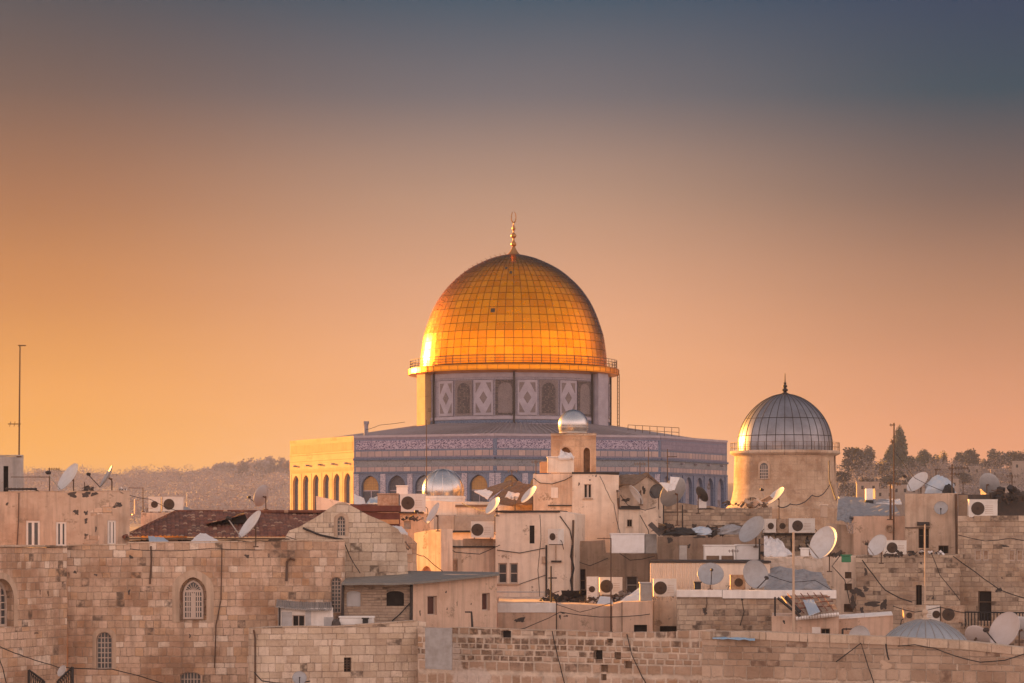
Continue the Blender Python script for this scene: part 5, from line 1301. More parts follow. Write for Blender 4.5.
fanbox('air_conditioner', 'air conditioner with a dark fan behind the white dish under the round vent', 884, 540.5, 906.5, 555.5, 164, .36, .5)
fanbox('air_conditioner', 'left rooftop air conditioner on the cream block behind the red roof', 148.5, 497, 160.5, 512.5, 166, .5, .6)
fanbox('air_conditioner', 'right rooftop air conditioner on the cream block behind the red roof', 163, 497, 183, 512.2, 166, .5, .6, fx=-.2)
fanbox('air_conditioner', 'tall white unit standing on the terrace of junk, left of a grille box', 586.5, 577, 597.5, 602, 158, .5, .5, 'ac', rot=-12)
fanbox('air_conditioner', 'wide unit with a dark front on the terrace of junk', 599.5, 577.5, 622.5, 595.5, 159, .3, .5, 'ac', rot=8)
fanbox('air_conditioner', 'dark-fronted unit left in the row behind the ribbed dome', 904, 607.5, 914.5, 624, 141, .5, .5, 'acrust')
fanbox('air_conditioner', 'white-sided unit in the middle of the row behind the ribbed dome', 926.5, 606, 940, 623.5, 141.5, .72, .5, 'ac')
fanbox('air_conditioner', 'grey unit with a torn front right in the row behind the ribbed dome', 941.5, 606, 964.5, 623.5, 141.3, .3, .5, 'acrust')
# ---------------------------------------------------------------- tanks, boxes
crate('water_tank', 'cream water tank box on the roof in front of the stone turret', 'tank', 547.5, 457.5, 574, 472.8, 187.5, 1.3, 'cream', lid='white')
sheet('cloth', 'white cloth bundled on top of the cream water tank', 'cloth', [P(558, 458, 187.3), P(574, 457.5, 187.3), P(571, 453.5, 188.4), P(561, 449.8, 188.4)], 'tarpwhite', .12, wave=.10, n=7)
crate('clay_pot', 'small orange box beside the cream water tank', 'box', 540, 461.5, 547, 472.8, 187.4, .6, 'orange')
crate('rooftop_box', 'white flat box before the blue arches, left of the small silver dome', 'box', 396.5, 486.5, 407.5, 494.3, 175, .5, 'whitepaint', lid='whitepaint')
crate('sheet_metal_tank', 'long white sheet-metal tank on the brown rubble wall', 'tank', 611, 534.5, 644.5, 553.2, 171, 1.5, 'whitesheet', ribs=5, lid='whitesheet')
crate('sheet_metal_tank', 'grey end box beside the long white sheet-metal tank', 'tank', 645, 534, 657, 553.5, 171.3, 1.2, 'sheet', rot=15)
rk = crate('rack_box', 'white rooftop rack with two dark openings on the brown wall', 'box', 704.5, 546, 735.5, 562, 168, 1., 'whitepaint', lid='whitepaint')
m = MB(); [m.box(a, b, -.03, -.004, .06, .36) for a, b in ((-.78, -.05), (.08, .78))]; m.build('opening', 'wood', rk)
crate('white_cabinet', 'plain white cabinet right of the white rooftop rack', 'box', 736, 545.5, 760, 561.8, 168.3, 1., 'whitesheet', lid='whitesheet')
crate('metal_duct', 'grey upright duct left of the white rooftop rack', 'duct', 679.5, 545.5, 687, 562, 169, .5, 'pole', ribs=2)
crate('utility_box', 'small green box below the golden dish', 'box', 842, 555.8, 851, 562.3, 159.5, .3, 'green', lid='green')
crate('utility_box', 'pale box under the black dish by the blue arches', 'box', 698.5, 500.5, 706.5, 508.2, 182, .4, 'tarpwhite', lid='whitepaint')
crate('chimney', 'white square chimney on the grey tarpaulin roof right of the round tower', 'chimney', 866, 488.5, 873, 500, 188, .5, 'whitepaint')
crate('roof_cowl', 'black cowl at the foot of the white square chimney', 'cowl', 865.5, 500.2, 873.5, 503.5, 187.7, .6, 'black')  # base block of the white chimney
crate('water_drum', 'upright pale drum cabinet beside the grey tarpaulin folds', 'cabinet', 821, 505.5, 827.5, 517.5, 178.5, .5, 'tan', lid='cream2')
crate('utility_box', 'grey box on the terrace edge left of the corrugated hut', 'box', 640, 583.5, 652, 601.5, 152.3, .5, 'sheet', lid='greypaint')
crate('utility_box', 'dark meter box between the two grey round dishes', 'box', 694.5, 583, 701, 589.6, 150.4, .3, 'black', lid='dark')
crate('utility_box', 'pale plastic bin on the ledge under the row of air conditioners', 'box', 801, 549, 809, 556.5, 161, .4, 'whitepaint', lid='whitepaint')
crate('white_basin', 'long white bath-like basin lying on the lower stone wall', 'basin', 339.5, 617.8, 373.5, 625, 141.3, .8, 'whitepaint', lid='whitepaint')
crate('utility_box', 'black opening box at the right end of the white basin', 'box', 362.5, 619.2, 368, 624.2, 140.9, .2, 'black', lid='dark')
heap('rag_bundle', 'dark bundle at the left end of the white basin', 'bundle', 336, 625.5, .45, .32, 141, 'junk', 5)
# tarpaulins and roofs
sheet('tarpaulin', 'grey roof sheet sloping down from the round tower, under the white chimney', 'tarpaulin', [P(852, 516, 176), P(900, 514, 178), P(893, 499.5, 192), P(838, 496.5, 192)], 'tarp', .06, wave=.06, n=10)
sheet('tarpaulin', 'dark folded sheet at the foot of the round tower', 'tarpaulin', [P(837, 519, 176), P(851, 522, 175.5), P(860, 510, 180), P(838, 497, 183)], 'tarp', .05, wave=.07)
sheet('tarpaulin', 'light grey sheet spread on the tarpaulin roof right of the chimney', 'tarpaulin', [P(876, 503.5, 187), P(902, 504, 187), P(900, 499, 194), P(880, 499.5, 194)], 'tarpwhite', .05, wave=.05)
sheet('tarpaulin', 'bluish white tarpaulin on the wall top below the red roof eave, left one', 'tarpaulin', [P(150, 543.8, 149), P(173, 543.6, 149), P(163, 537.5, 152), P(148, 536, 152)], 'tarpblue', .05, wave=.03)
sheet('tarpaulin', 'white peaked tarpaulin below the red roof eave', 'tarpaulin', [P(188.5, 543.2, 149), P(223, 543, 149), P(206, 533.6, 152), P(200, 533, 152)], 'tarpwhite', .08, wave=.02)
sheet('tarpaulin', 'dark curved sheet behind the rooftop air conditioners on the red roof', 'tarpaulin', [P(183, 511, 163.5), P(201, 515, 163.5), P(197, 511.5, 165), P(184, 506, 165)], 'tarp', .05, wave=.02)
sheet('tarpaulin', 'grey tarpaulin heaped behind the white ledge right of the grey round dishes', 'tarpaulin', [P(764, 590.5, 151), P(832, 590, 151), P(820, 572, 158), P(764, 566, 158)], 'tarp', .06, wave=.13, n=10)
sheet('sloping_board', 'buff sloping roof panel behind the grey tarpaulin heap', 'board', [P(764, 566.2, 158.5), P(824, 574, 158.5), P(822, 559.5, 160.5), P(764, 558, 160.5)], 'tan', .06, wave=.02)
sheet('tarpaulin', 'white crumpled sheet leaning left of the golden dish', 'tarpaulin', [P(764, 556, 164), P(795, 556, 164), P(778, 539, 168), P(764, 536, 168)], 'tarpwhite', .06, wave=.12, n=9)
sheet('tarpaulin', 'pale sheet leaning over the terrace wall beside the corrugated hut', 'tarpaulin', [P(618, 602.5, 154), P(651, 600.8, 154), P(650.5, 584.5, 157), P(640, 587, 157)], 'tarpwhite', .05, wave=.03)
sheet('blue_sheet', 'bright blue sheet folded on top of the boundary wall', 'sheet', [P(712.5, 637.4, 130.5), P(755, 639.2, 129.4), P(755, 634.6, 132.5), P(730, 635.5, 132.5)], 'blue', .05, wave=.03)
sheet('white_board', 'white board slanting on the terrace of junk', 'board', [P(597, 603.5, 154), P(613, 604, 154), P(611.5, 597, 156), P(600, 596, 156)], 'whitesheet', .04)
sheet('white_board', 'pinkish white flap standing above the big dull grey dish', 'board', [P(669, 491, 174.3), P(674.5, 490, 174.3), P(679.5, 477.5, 174.8), P(670.5, 476.5, 174.8)], 'tarpwhite', .05, wave=.03)
sheet('white_board', 'white triangular flap left of the pinkish flap over the big grey dish', 'board', [P(659.5, 482.5, 174.5), P(668, 491.5, 174.3), P(671, 484, 174.6), P(665, 482.5, 174.6)], 'tarpwhite', .05, wave=.02)
sheet('red_awning', 'dark red awning on the roof behind the gable', 'awning', [P(352, 511, 168), P(377, 512, 168), P(377, 504.5, 170), P(350, 504, 170)], 'redpaint', .08, wave=.02)
sheet('white_sheet_roof', 'whitish plastic cap on the weathered stone stub', 'sheet', [P(389, 530, 151.5), P(408, 533.5, 151.5), P(402, 526.5, 154), P(390, 525.8, 154)], 'tarpwhite', .08, wave=.03)
sheet('sunlit_sheet', 'yellow sunlit sheet below the bright face of the shrine', 'sheet', [P(354, 505, 195), P(366, 505, 195), P(364, 498, 197), P(354, 494, 197)], 'tarpwhite', .06, wave=.02)
sheet('sunlit_sheet', 'pale blue sheet beside the rusted tank, under the blue arches', 'sheet', [P(366, 504, 194), P(378, 503, 194), P(378, 496.5, 197), P(370, 498, 197)], 'tarpblue', .06, wave=.03)
heap('covered_tank', 'blue-grey tarpaulin over a round tank behind the tall buff block', 'tank', 940, 493.5, 1.75, 1.0, 171.5, 'tarpblue', 2)
heap('rag_bundle', 'black bundle beside the tarpaulin-covered tank', 'bundle', 948.5, 493, .7, .5, 170.6, 'black', 3)
for i, (x, y, w_, hh, D, mt, lb) in enumerate([
    (664, 531.5, .9, 1.0, 171, 'junk', 'dark scrap pile left on the roof below the rubble parapet'), (681, 535.5, 2.2, .55, 171, 'black', 'black sheeting heap below the rubble parapet'),
    (702, 535, 1.5, .6, 171, 'tarpblue', 'blue-grey sheeting heap below the rubble parapet'), (718, 535, 1., .7, 171, 'junk', 'dark scrap beside the blue-grey sheeting heap'), (732, 534.5, 1.9, .7, 171, 'tarp', 'grey folded sheeting left of the large grey-white dish'),
    (552, 603, 1.3, .45, 160, 'junk', 'dark scrap at the left end of the terrace of junk'), (566, 603, 1.6, .9, 161, 'junk', 'tangled dark scrap beside the cable bundle on the terrace'), (577, 602.5, 1.2, 1.0, 160, 'black', 'black scrap heap in front of the dark terrace doorway'),
    (604, 603, 2.2, .6, 158, 'junk', 'scrap spread under the wide unit on the terrace'), (626, 600, 1., .7, 158, 'tarp', 'grey heap at the right end of the terrace of junk'), (893, 556, .9, .45, 160.5, 'junk', 'dark heap under the air conditioner by the white dish'),
    (917, 554, .8, .35, 161.5, 'junk', 'low dark heap at the doorway of the buff block'), (930, 554, 1.4, .3, 161.3, 'tarpwhite', 'pale clutter at the doorway of the buff block'), (1003, 498, 1.6, .9, 167, 'junk', 'dark scrap right of the big air conditioner'),
    (1016, 500, 1.9, .8, 166.5, 'junk', 'dark scrap at the right edge of the cluttered roof'), (880, 642.5, .4, .35, 132, 'black', 'black lump on the boundary wall beside the ribbed dome'), (123, 491.3, .35, .3, 153, 'tarpwhite', 'small whitish cap on a dark pot at the upper storey corner'),
    (836, 556.5, 1., .4, 161, 'junk', 'dark bracket scrap under the golden dish'), (735, 505, 1.5, .35, 190, 'junk', 'low scrap on the rubble parapet left of the round tower'), (757, 506.5, 1.2, .9, 190, 'tan', 'buff lump on the rubble parapet at the tower foot'),
    (412, 520, 1.3, .3, 172, 'junk', 'scrap under the fan unit on the gable roof'), (88, 491.3, .5, .4, 153.2, 'junk', 'little scrap pile between the two dishes at far left')]):
    if mt in ('black', 'tarpblue', 'tarp') and y > 530 and D == 171: heap('sheeting_heap', lb, 'sheeting', x, y, w_, hh*.8, D, mt, i+10)
    else: scrap('scrap_heap', lb, 'scrap', x, y, w_, hh*.8, D, {'junk': ('junk', 'dark', 'iron'), 'black': ('black', 'junk', 'dark'), 'tarp': ('tarp', 'sheet', 'iron'), 'tarpblue': ('tarpblue', 'junk', 'dark'), 'tarpwhite': ('tarpwhite', 'junk', 'pole'), 'tan': ('tan', 'wood', 'junk')}[mt], i+10, 'scrap on the roofs')
# open shutters / iron gate at the bottom left
gt = thing('iron_gate', 'pair of black iron gate leaves standing open at the bottom left', 'gate', P(50, 690, 139))
for sgn, (x0, x1), yt in ((1, (29, 44), (670, 681)), (-1, (58, 72.5), (681, 667))):
    m = MB(); a, b = P(x0, yt[0], 139)-gt.location, P(x1, yt[1], 139)-gt.location
    m.tube([a, b], .05, 5); m.tube([a, (a.x, a.y, -.3)], .07, 5); m.tube([b, (b.x, b.y, -.3)], .07, 5)
    for k in range(1, 7):
        p = a.lerp(b, k/7); m.tube([p, (p.x, p.y, -.3)], .02, 4); q = a.lerp(b, min(1, k/7+.2)); m.tube([p, (q.x, q.y, q.z-.45)], .02, 4)
    m.build('gate_leaf', 'black', gt)
# railing by the doorway at the right
m = thing('railing', 'black iron railing under the dark doorway at the right edge', 'railing', P(992, 626, 158)); mb = MB()
for k in range(24):
    p = P(962+k*3.2, 626, 158)-m.location; mb.tube([p, p+Vector((0, 0, .75))], .03, 4)
p, q = P(962, 612, 158)-m.location, P(1040, 613, 158)-m.location; mb.tube([p, q], .04, 5); mb.build('bars', 'black', m)
# ---------------------------------------------------------------- ribbed dome in front at the right
D_ = 135.; q = D_/F; c = P(925, 643, D_)
rd = thing('ribbed_dome', 'low blue-grey ribbed metal dome behind the boundary wall at the bottom right', 'dome', (c.x, c.y, 0))
zb = c.z
MB().lathe([(44*q, 0), (44*q, zb-.1), (45.5*q, zb-.08), (45.5*q, zb+.02), (43*q, zb+.03)], 60).build('base', 'surround', rd, smooth=30)
pr = crom([(43.5*q, .02), (39*q, 6.5*q), (32*q, 12.5*q), (23*q, 18*q), (13*q, 21.8*q), (5*q, 23.4*q), (.5*q, 23.8*q)], 4)
dome_thing(rd, 'dome', 0, zb, pr, 'leadblue', 26, .026, 78, 'sheet')
mf = MB(); mf.lathe([(6*q, zb+23*q), (4.5*q, zb+24.4*q), (2*q, zb+25.5*q), (1.5*q, zb+28*q), (3*q, zb+29.5*q), (3.2*q, zb+31*q), (2.4*q, zb+33*q), (.9*q, zb+34*q), (.8*q, zb+38*q), (1.6*q, zb+39*q), (.7*q, zb+40*q), (.65*q, zb+118*q), (.1*q, zb+119*q)], 12)
mf.build('finial_pole', 'surround', rd, smooth=40)
# ---------------------------------------------------------------- antennas and poles
mast('tall thin antenna mast rising from the whitish rooftop box at far left', 19, 345, 457, 158, .05, 'iron', ((345.5, 18, 26, 3, 1.5), (424, 8, 21, 3, 5)), lean=1)
mast('comb aerial on a short post behind the large pale dish at far left', 49.5, 468, 492, 154, .035, 'iron', ((469, 48, 60, 5, 3), (477, 11, 49, 1, 1)))
mast('thin aerial with long arm at the right corner of the upper storey', 143, 487.5, 512, 165, .03, 'iron', ((488, 128, 143.5, 2, 1),))
mast('small rail aerial on the cream block behind the red roof', 187, 492, 512, 167, .03, 'pole', ((492, 162, 187, 9, 2), (501, 183, 196, 3, 3)))
mast('tall dark mast with a box at mid height, right of the round tower', 893.5, 423, 545, 170, .055, 'iron', ((425, 889.5, 895, 2, 3), (442, 890, 893.5, 1, 5)), lean=.5)
mast('short thick post with a flat cap, beside the tall dark mast', 890.5, 482, 520, 171, .07, 'iron', ((483, 888, 896, 4, 1), (484, 896, 901, 2, 3)))
mast('pair of aerials on a leaning pole above the tall buff block', 952, 464, 494, 170, .05, 'iron', ((468, 948, 969, 7, 4), (474, 950, 960, 3, 3)))
mast('thin aerial pole behind the tarpaulin-covered tank', 936, 469, 486, 172, .035, 'iron', ((469.5, 934, 941, 3, 3),))
mast('bent thin aerial between the leaning pole and the brownish grey dish', 963, 482, 494, 170, .025, 'iron', ((484, 962, 966, 2, 3),))
mast('long pale pole rising behind the boundary wall beside the rusty-roofed shed', 793.5, 532, 640, 139.5, .07, 'surround')
mast('thin dark pole rising from the pink terrace wall, right of the cable bundle', 611, 538, 632, 152.2, .04, 'iron', ((538.5, 597, 611, 1, 2),))
mast('thin dark pole against the pink terrace wall, left one', 556.5, 602, 631, 152, .04, 'iron')
mast('slender pole in front of the blue-tiled shrine wall, left of the small silver dome', 426.5, 420, 494, 178, .03, 'iron')
mast('slender pole before the shrine wall above the little gable', 648.5, 447, 478, 184, .03, 'iron')
mast('slender pole before the shrine wall with a small red lamp', 667.5, 449, 505, 182, .035, 'iron', ((456.5, 667, 677, 1, 1),))
mast('white stub pipe with elbow left of the air conditioners behind the red roof', 135, 499, 515, 163, .06, 'pole', ((500, 134.5, 139, 1, 1),))
mast('bent dark stovepipe beside the pale round dish behind the boundary wall', 842.5, 629, 643, 134, .06, 'dark', ((629, 842.5, 858, 2, 2),))
mast('dark folding bracket on the pinkish plaster house', 472.5, 612, 630, 139.8, .06, 'dark', ((612, 465, 472, 4, 1),), lean=-1)
mast('left leg of the framework on the roof below the rubble parapet', 663.5, 505, 535, 177, .05, 'dark', ((512, 663, 683, 1, 1),))
mast('right leg of the framework on the roof below the rubble parapet', 682.5, 505, 535, 177, .05, 'dark')
mast('dark post beside the golden dish', 766, 552, 580, 150, .05, 'dark') if False else None
mast('dark pipe post left of the white cabinet and large grey-white dish', 759.5, 539, 562, 167, .06, 'dark')
mast('thin pole on the terrace of junk beside the corner air conditioner', 551, 566, 603, 158, .06, 'dark', ((578, 548, 557, 3, 1),))
mast('dark crooked aerials on the rubble parapet at the tower foot', 750, 497, 507, 190, .04, 'dark', ((499, 747, 754, 3, 3), (503, 748, 757, 3, 2)))
mast('dark iron beam lying on the flat roof at far left', 37, 490, 492, 153.6, .1, 'dark', ((489, 5, 37, 8, 2),))
mast('tiny aerial on the roof edge by the far left dishes', 84.5, 482, 491, 154, .03, 'iron', ((488, 82, 88, 3, 2),))
# ---------------------------------------------------------------- cables
cable('long black wire sagging across the far left house wall', [(-5, 645), (58, 667), (75, 668), (112, 669), (140, 676), (165, 684)], [137, 143.5, 143.5, 144.5, 144.5, 144.5], .03, .008)
cable('black wire hanging at the bottom left corner', [(-3, 653), (3, 668), (8, 690)], 137, .03)
cable('cable hanging from the stone gable to the grey lean-to roof', [(343.5, 541), (349, 555), (360, 573)], [148.7, 148, 146], .03, .01)
cable('thin wire sagging across the stone gable', [(286, 536), (310, 543), (343, 540)], 148.6, .02, .03)
cable('pair of wires from the stone stub to the sunlit pier and plaster house', [(403, 545), (424, 556), (445, 573)], [152, 165, 168], .028, .01)
cable('wire crossing from the sunlit pier to the pale house corner', [(441, 540), (455, 552), (480, 554), (500, 545)], 170.8, .03, .02)
cable('wire sagging across the pink terrace wall', [(500, 631), (525, 628), (560, 612), (600, 617), (650, 614)], 151.2, .025, .02)
cable('wire swooping from the round tower to its foot dish', [(831, 482), (812, 495), (790, 504), (778, 506)], [240, 215, 200, 192], .045, .02)
cable('wire from the round tower top to the tarpaulin folds', [(829, 461), (829.5, 481), (836, 500)], [240, 235, 195], .06, .0)
cable('dark wire hanging from the rubble wall to the ribbed dome', [(862, 560), (873, 575), (885, 590), (900, 598), (912, 602)], 160.5, .04, .01)
cable('wire slanting down from the buff block to the right edge', [(953, 556), (975, 572), (1000, 590), (1030, 600)], 161, .035, .01)
cable('long black cable looping along the coping of the right boundary wall', [(898, 646), (915, 645), (935, 648), (955, 656), (980, 662), (1005, 660), (1030, 652)], [126.95, 126.6, 126.2, 125.8, 125.3, 124.8, 124.3], .028, .005)
cable('two black wires splayed down the right boundary wall', [(836, 662), (861, 643), (868, 665), (876, 690)], [128.2, 127.7, 127.55, 127.4], .03, .0)
cable('black wire running down the dark-stoned boundary wall', [(552, 631), (556, 650), (560, 665), (566, 690)], [135.2, 135.2, 135.1, 135], .03, .0)
cable('black wire curving down the boundary wall beside the whitewash', [(627, 634), (632, 655), (642, 677), (650, 690)], [133.6, 133.4, 133.2, 133], .026, .0)
cable('wire draped over the lower stone wall at the bottom', [(254, 672), (262, 681), (290, 684), (310, 681)], [136.8, 136.8, 136.8, 136.8], .035, .02)
cable('wires tangled on the wall below the golden dish', [(840, 556), (832, 566), (845, 580), (850, 603)], [161.5, 161.5, 161.3, 161.2], .03, .0)
cable('wire hanging across the brown rubble wall from the terrace pole', [(611, 545), (630, 560), (655, 556)], 172, .025, .05)
cable('wire between the little gable and the big dull grey dish', [(620, 495), (628, 505), (645, 510), (656, 507)], 176.4, .025, .02)
cable('wire dropping from the cream block window to the rubble', [(640, 515), (648, 530), (651, 545)], 176, .03, .0)
cable('thick cable bundle climbing the corner between the pale and tall cream blocks', [(572.5, 545), (571, 556), (574, 568), (571, 580), (573, 600)], 170.2, .075, .0)
cable('thin wire from the tall buff block roof to the right door', [(931, 553), (940, 575), (960, 600)], 161, .025, .0)
cable('thin wire along the shrine roof edge from the vent pipe', [(366, 430), (380, 425), (405, 422)], 349, .035, .01)
cable('vertical black wire on the boundary coping beside the ribbed dome', [(886, 644), (887, 652), (889, 660)], [127.2, 127.15, 127.1], .045, .0)
for lb, pts, D, r in [
    ('thin wire dipping between the upper storey and the red tile roof ridge', [(120, 492), (150, 499), (178, 511)], [152, 156, 160], .02),
    ('wire looping along the top of the long stone wall under the tarpaulins', [(130, 549), (170, 551), (215, 548), (262, 550)], 145.6, .02),
    ('black wire zigzagging down from the rusted tank to the stone stub', [(380, 513), (392, 524), (400, 531), (410, 548)], [170, 165, 158, 152.5], .025),
    ('two-span wire between the small silver dome block and the white dish', [(462, 503), (475, 508), (492, 510)], [183, 180, 172], .025),
    ('wire running down the pale house front beside the corner unit', [(540, 515), (541, 540), (538, 570), (540, 600)], 170.6, .025),
    ('wire sagging from the tall cream block to the long white tank', [(600, 476), (614, 505), (620, 533)], [181, 178, 171.5], .025),
    ('crossing wire over the brown rubble wall left of the long white tank', [(575, 560), (590, 566), (608, 558)], 174.2, .025),
    ('thin wire slung between the two poles of the pink terrace wall', [(556, 604), (580, 612), (611, 603)], 151.9, .02),
    ('wire hanging down the smooth brown block wall under the white ledge', [(742, 598), (744, 612), (740, 626)], 149.2, .025),
    ('wire from the white cabinet across to the row of air conditioners', [(755, 546), (768, 542), (790, 534)], [168.2, 172, 178], .025),
    ('thin wires fanning over the grey tarpaulin heap', [(768, 575), (790, 582), (815, 580), (832, 590)], 150.7, .022),
    ('wire from the tall dark mast down to the buff block roof', [(894, 450), (915, 478), (945, 492)], [170, 169, 168], .02),
    ('wire drooping along the right-edge stone house above the paired windows', [(958, 535), (985, 541), (1010, 538), (1032, 542)], 161.6, .025),
    ('wire trailing behind the ribbed dome across the row of units', [(893, 606), (915, 612), (940, 607), (965, 613)], 140.5, .025)]:
    cable(lb, pts, D, r, .015)
for lb, px, y0, y1, D, arms in [
    ('small fishbone aerial on the gable shed roof beside the big grey dish', 640, 462, 478, 185, ((464, 634, 646, 5, 3),)),
    ('crooked aerial on the cream block roof left of the water tank', 536, 460, 474, 185, ((462, 531, 541, 4, 3),)),
    ('thin aerial above the broken brown tiled roof', 512, 470, 486, 187, ((471, 507, 518, 4, 3),)),
    ('low fishbone aerial on the metal hut roof behind the grey round dishes', 733, 549, 563, 158, ((551, 728, 739, 4, 3),)),
    ('short aerial on the pale rubble-stone house top by the green box', 868, 540, 556, 162.5, ((542, 862, 874, 5, 3),)),
    ('forked aerial at the right edge above the cluttered roof', 1012, 474, 496, 168, ((476, 1006, 1019, 5, 4), (482, 1008, 1016, 3, 3))),
    ('thin aerial on the low rubble wall left of the golden dish', 808, 518, 534, 180.5, ((519, 803, 813, 4, 3),)),
    ('slim aerial standing on the pale house with twin windows', 515, 496, 513, 173, ((498, 510, 521, 4, 3),))]:
    mast(lb, px, y0, y1, D, .03, 'iron', arms)
# ---------------------------------------------------------------- far hill: trees and houses
def make_tree(name, label, hgt, wid, kind, seed):
    r_ = random.Random(seed); root = thing(name, label, 'tree', (0, 0, 0), 0, 'trees on the hill beyond the shrine')
    t_ = MB(); t_.tube([(0, 0, -.5), (0, 0, hgt*.3), (wid*.03, 0, hgt*.7)], [hgt*.03, hgt*.024, hgt*.01], 6)
    cl = []
    if kind == 'cypress':
        for k in range(36):
            f = (k+.5)/36; cl.append((r_.uniform(-1, 1)*wid*.10, r_.uniform(-1, 1)*wid*.10, hgt*(.06+.92*f), wid*.5*max(.10, math.sin(math.pi*min(1, f*.78+.22))**.8)))
    elif kind == 'pine':
        for k in range(22):
            a = r_.uniform(0, 6.28); rr = wid*.42*math.sqrt(r_.random()); cl.append((rr*math.cos(a), rr*math.sin(a), hgt*(.62+.3*r_.random()*(1-.5*rr/wid)), wid*.17))
        for k in range(5):
            a = 6.28*k/5; t_.tube([(0, 0, hgt*.45), (wid*.3*math.cos(a), wid*.3*math.sin(a), hgt*.72)], [hgt*.014, hgt*.006], 5)
    else:
        for k in range(26):
            a = r_.uniform(0, 6.28); u = r_.random(); rr = wid*.36*math.sqrt(r_.random())*(1-.35*u); cl.append((rr*math.cos(a), rr*math.sin(a), hgt*(.22+.64*u), wid*.20*r_.uniform(.7, 1.25)))
        for k in range(5):
            a = 6.28*k/5+.4; t_.tube([(0, 0, hgt*.2), (wid*.26*math.cos(a), wid*.26*math.sin(a), hgt*.55)], [hgt*.016, hgt*.006], 5)
    t_.build('trunk', 'bark', root)
    m = MB()
    for cx, cy, cz, cr in cl:
        for k in range(105):
            v = Vector((r_.gauss(0, 1), r_.gauss(0, 1), r_.gauss(0, 1))).normalized()*cr*r_.uniform(.45, 1.12); p = Vector((cx, cy, cz))+v
            a = Vector((r_.gauss(0, 1), r_.gauss(0, 1), r_.gauss(0, 1))).normalized(); b = a.orthogonal().normalized(); s_ = cr*r_.uniform(.16, .34)
            if kind == 'cypress': b = Vector((b.x*.7, b.y*.7, abs(b.z)+.8)).normalized()
            m.add([p-a*s_*.6, p+b*s_*.5, p+a*s_*.6, p-b*s_*.8], [(0, 1, 2, 3)])
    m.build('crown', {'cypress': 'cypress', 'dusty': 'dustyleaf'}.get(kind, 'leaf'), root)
    return root
def copy_tree(src, label):
    c = src.copy(); C.objects.link(c); c['label'] = label
    for ch in src.children:
        d = ch.copy(); C.objects.link(d); d.parent = c
    return c
protos = {}
def put_tree(kind, v, px, ytop, D, wpx, label, ybase=None):
    """a tree whose crown top shows at ytop"""
    key = (kind, v)
    x = (px-512)/F*D; zg = terrain(x, D)-.3; zt = (HY-ytop)/F*D+EYE; H_ = zt-zg; W_ = wpx*D/F
    if key not in protos:
        protos[key] = make_tree({'cypress': 'cypress_tree', 'pine': 'pine_tree', 'broad': 'broadleaf_tree', 'dusty': 'broadleaf_tree'}[kind], label, 10., {'cypress': 3.2, 'pine': 9., 'broad': 9., 'dusty': 9.}[kind], kind, v*11+len(protos)); o = protos[key]
        o['used'] = 1
    else: o = copy_tree(protos[key], label)
    o.location = (x, D, zg); w0 = {'cypress': 3.2, 'pine': 9., 'broad': 9., 'dusty': 9.}[kind]
    o.scale = (W_/w0, W_/w0, H_/10.); o.rotation_euler.z = rnd.uniform(0, 6.28)
    if 'used' in o: del o['used']
TREES = [('broad', 0, 857, 449, 1258, 35, 'dark bushy tree with a flat tip just right of the round tower'), ('pine', 0, 864, 446, 1287, 22, 'flat-topped pine above the bushy tree right of the round tower'),
 ('broad', 1, 843, 470, 1228, 24, 'low round tree at the edge of the round tower'), ('broad', 2, 882, 459, 1272, 29, 'tree left of the tall cypress'), ('cypress', 0, 899.5, 423.5, 1272, 16, 'tall pointed cypress, the highest tree on the right hill'),
 ('cypress', 1, 891, 443, 1269, 14, 'shorter cypress on the left flank of the tallest cypress'), ('broad', 3, 908, 455, 1302, 24, 'bushy tree at the foot of the tallest cypress'), ('cypress', 2, 923.5, 448, 1332, 19, 'small conical tree with a pointed tip, second group on the right hill'),
 ('broad', 1, 915, 462, 1317, 24, 'low tree between the cypress and the conical tree'), ('broad', 0, 932, 456, 1332, 20, 'round tree on the right shoulder of the conical tree'), ('broad', 2, 942, 451, 1339, 17, 'square-topped tree before the gap in the right treeline'),
 ('broad', 3, 959, 451, 1332, 20, 'left half of the broad dark tree clump on the right ridge'), ('broad', 1, 971, 447, 1339, 24, 'right half of the broad dark tree clump on the right ridge'), ('broad', 0, 983, 460, 1376, 11, 'tiny bush right of the broad dark clump'),
 ('pine', 1, 1001, 450, 1317, 33, 'umbrella pine leaning right near the right edge'), ('broad', 2, 994, 456, 1332, 22, 'rounded tree under the umbrella pine'), ('broad', 3, 1018, 450, 1302, 26, 'big round tree at the right frame edge'), ('broad', 1, 1035, 446, 1302, 29, 'tree cut by the right frame edge'),
 ('broad', 0, 870, 478, 1184, 26, 'low dark tree on the slope below the bushy tree'), ('broad', 1, 890, 474, 1191, 29, 'low dark tree on the slope below the tallest cypress'), ('broad', 2, 912, 476, 1198, 26, 'low dark tree on the slope behind the pale lit-rim dish'), ('broad', 3, 848, 482, 1169, 22, 'low tree on the slope close to the round tower wall'),
 ('broad', 1, 935, 474, 1206, 24, 'low dark tree on the slope behind the covered tank'), ('broad', 0, 962, 473, 1228, 24, 'low tree on the slope behind the paired aerials')]
for a in TREES: put_tree(*a)
ri = random.Random(5)
prof_l = [(30, 472), (45, 468), (60, 470), (75, 472), (95, 473), (112, 473), (128, 474), (140, 471), (155, 471), (166, 470.5), (178, 470), (192, 470), (205, 469), (212, 466), (220, 461.5), (228, 463), (236, 466), (246, 459), (258, 458), (268, 457), (281, 457), (292, 458), (305, 460), (324, 462), (344, 464)]
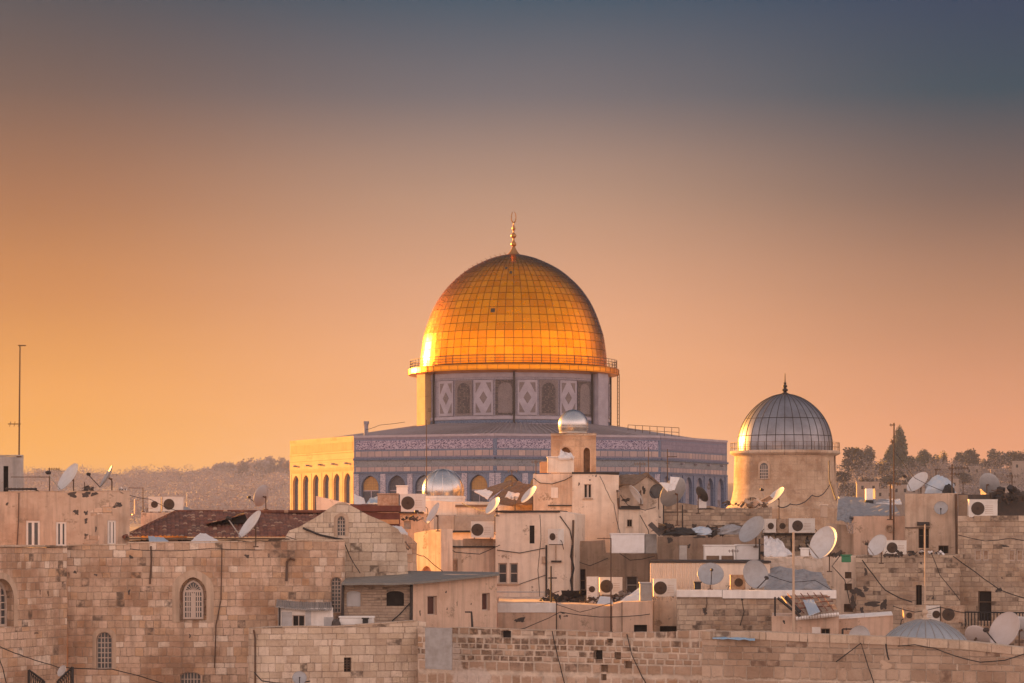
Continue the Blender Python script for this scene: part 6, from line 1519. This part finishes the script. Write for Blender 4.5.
where = ['above the comb aerial', 'left of the large pale dish', 'above the large pale dish', 'right of the large pale dish', 'left of the edge-on dish', 'above the edge-on dish', 'over the upper storey corner', 'left of the rooftop air conditioners', 'above the left rooftop air conditioner', 'above the right rooftop air conditioner',
 'right of the rooftop air conditioners', 'beyond the gap left of the domed clump', 'left of the domed clump', 'on the left shoulder of the domed clump', 'at the top of the domed clump', 'on the right shoulder of the domed clump', 'in the dip above the dull grey dish', 'left of the flat high clump', 'in the middle of the flat high clump', 'right end of the flat high clump', 'nearest the sunlit shrine face', 'hidden partly by the sunlit shrine face', 'behind the shrine wall first', 'behind the shrine wall second', 'behind the shrine wall third']
for k, ((x, y), wh) in enumerate(zip(prof_l[:22], where)):
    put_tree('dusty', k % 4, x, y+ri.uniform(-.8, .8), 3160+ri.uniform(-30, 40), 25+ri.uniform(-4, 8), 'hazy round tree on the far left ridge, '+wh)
def woodland(name, n, px, dist, size, seed, mat='dustyleaf', leaf=.85):
    """a slope of scrub and trees that reads as one mass"""
    r_ = random.Random(seed); m = MB(); k = 0
    while k < n:
        D = r_.uniform(*dist); x = (r_.uniform(*px)-512)/F*D; z = terrain(x, D); k += 1
        w_ = r_.uniform(*size); h_ = w_*r_.uniform(.5, .9)
        for q in range(260):
            v = Vector((r_.gauss(0, 1), r_.gauss(0, 1), r_.gauss(0, 1))).normalized()*r_.uniform(.55, 1.1); p = Vector((x+v.x*w_/2, D+v.y*w_/2, z+h_*.45+v.z*h_*.5))
            a = Vector((r_.gauss(0, 1), r_.gauss(0, 1), r_.gauss(0, 1))).normalized(); b = a.orthogonal().normalized(); s_ = leaf*r_.uniform(.6, 1.4)
            m.add([p-a*s_*.6, p+b*s_*.5, p+a*s_*.6, p-b*s_*.8], [(0, 1, 2, 3)])
    o = m.build(name, mat); o['kind'] = 'stuff'; o['label'] = 'hazy mass of trees and scrub on the distant '+('left' if px[0] < 500 else 'right')+' hillside'; o['category'] = 'woodland'
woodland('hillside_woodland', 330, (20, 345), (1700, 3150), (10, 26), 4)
woodland('hillside_woodland', 120, (835, 1050), (990, 1300), (7, 15), 9, 'scrubleaf', .5)
FAR = [(1003, 470, 24, 18, 1247, 'pale flat-roofed building low on the right hill near the frame edge'), (1030, 462, 34, 26, 1218, 'white hillside building cut by the right frame edge'), (973, 467, 16, 9, 1232, 'small pale house beneath the broad dark clump'), (950, 480, 18, 9, 1131, 'pale house behind the paired aerials'),
 (868, 483, 22, 14, 1102, 'pale hazy house behind the white chimney'), (905, 486, 26, 12, 1087, 'long pale house below the tallest cypress'), (885, 490, 20, 12, 1080, 'low house between the chimney and the tall mast'),
 (1000, 490, 26, 14, 1087, 'long low pale house behind the brownish grey dish'), (930, 490, 18, 10, 1080, 'low pale house behind the covered tank')]
for i, (x, yt, wp, hp, D, lb) in enumerate(FAR):
    c = P(x, yt, D); q = D/F; zg = terrain(c.x, D)-1
    root = thing('hillside_house', lb, 'house', (c.x, D, zg), R(ri.uniform(-8, 8)), 'houses on the hill beyond the shrine')
    m = MB(); m.box(-wp*q/2, wp*q/2, 0, 9, 0, c.z-zg); wl = m.build('wall', 'hilltown', root)
    MB().box(-wp*q/2-.2, wp*q/2+.2, -.2, 9.2, c.z-zg+.01, c.z-zg+.5).build('roof_parapet', 'hilltown', root)
    for k in range(max(2, int(wp/8))):
        for j in range(1):
            xx = -wp*q/2+(k+.5)*wp*q/max(2, int(wp/8)); z1 = c.z-zg-1-j*3; MB().box(xx-.45, xx+.45, -.05, .1, z1-1.3, z1).build('window', 'void', wl)
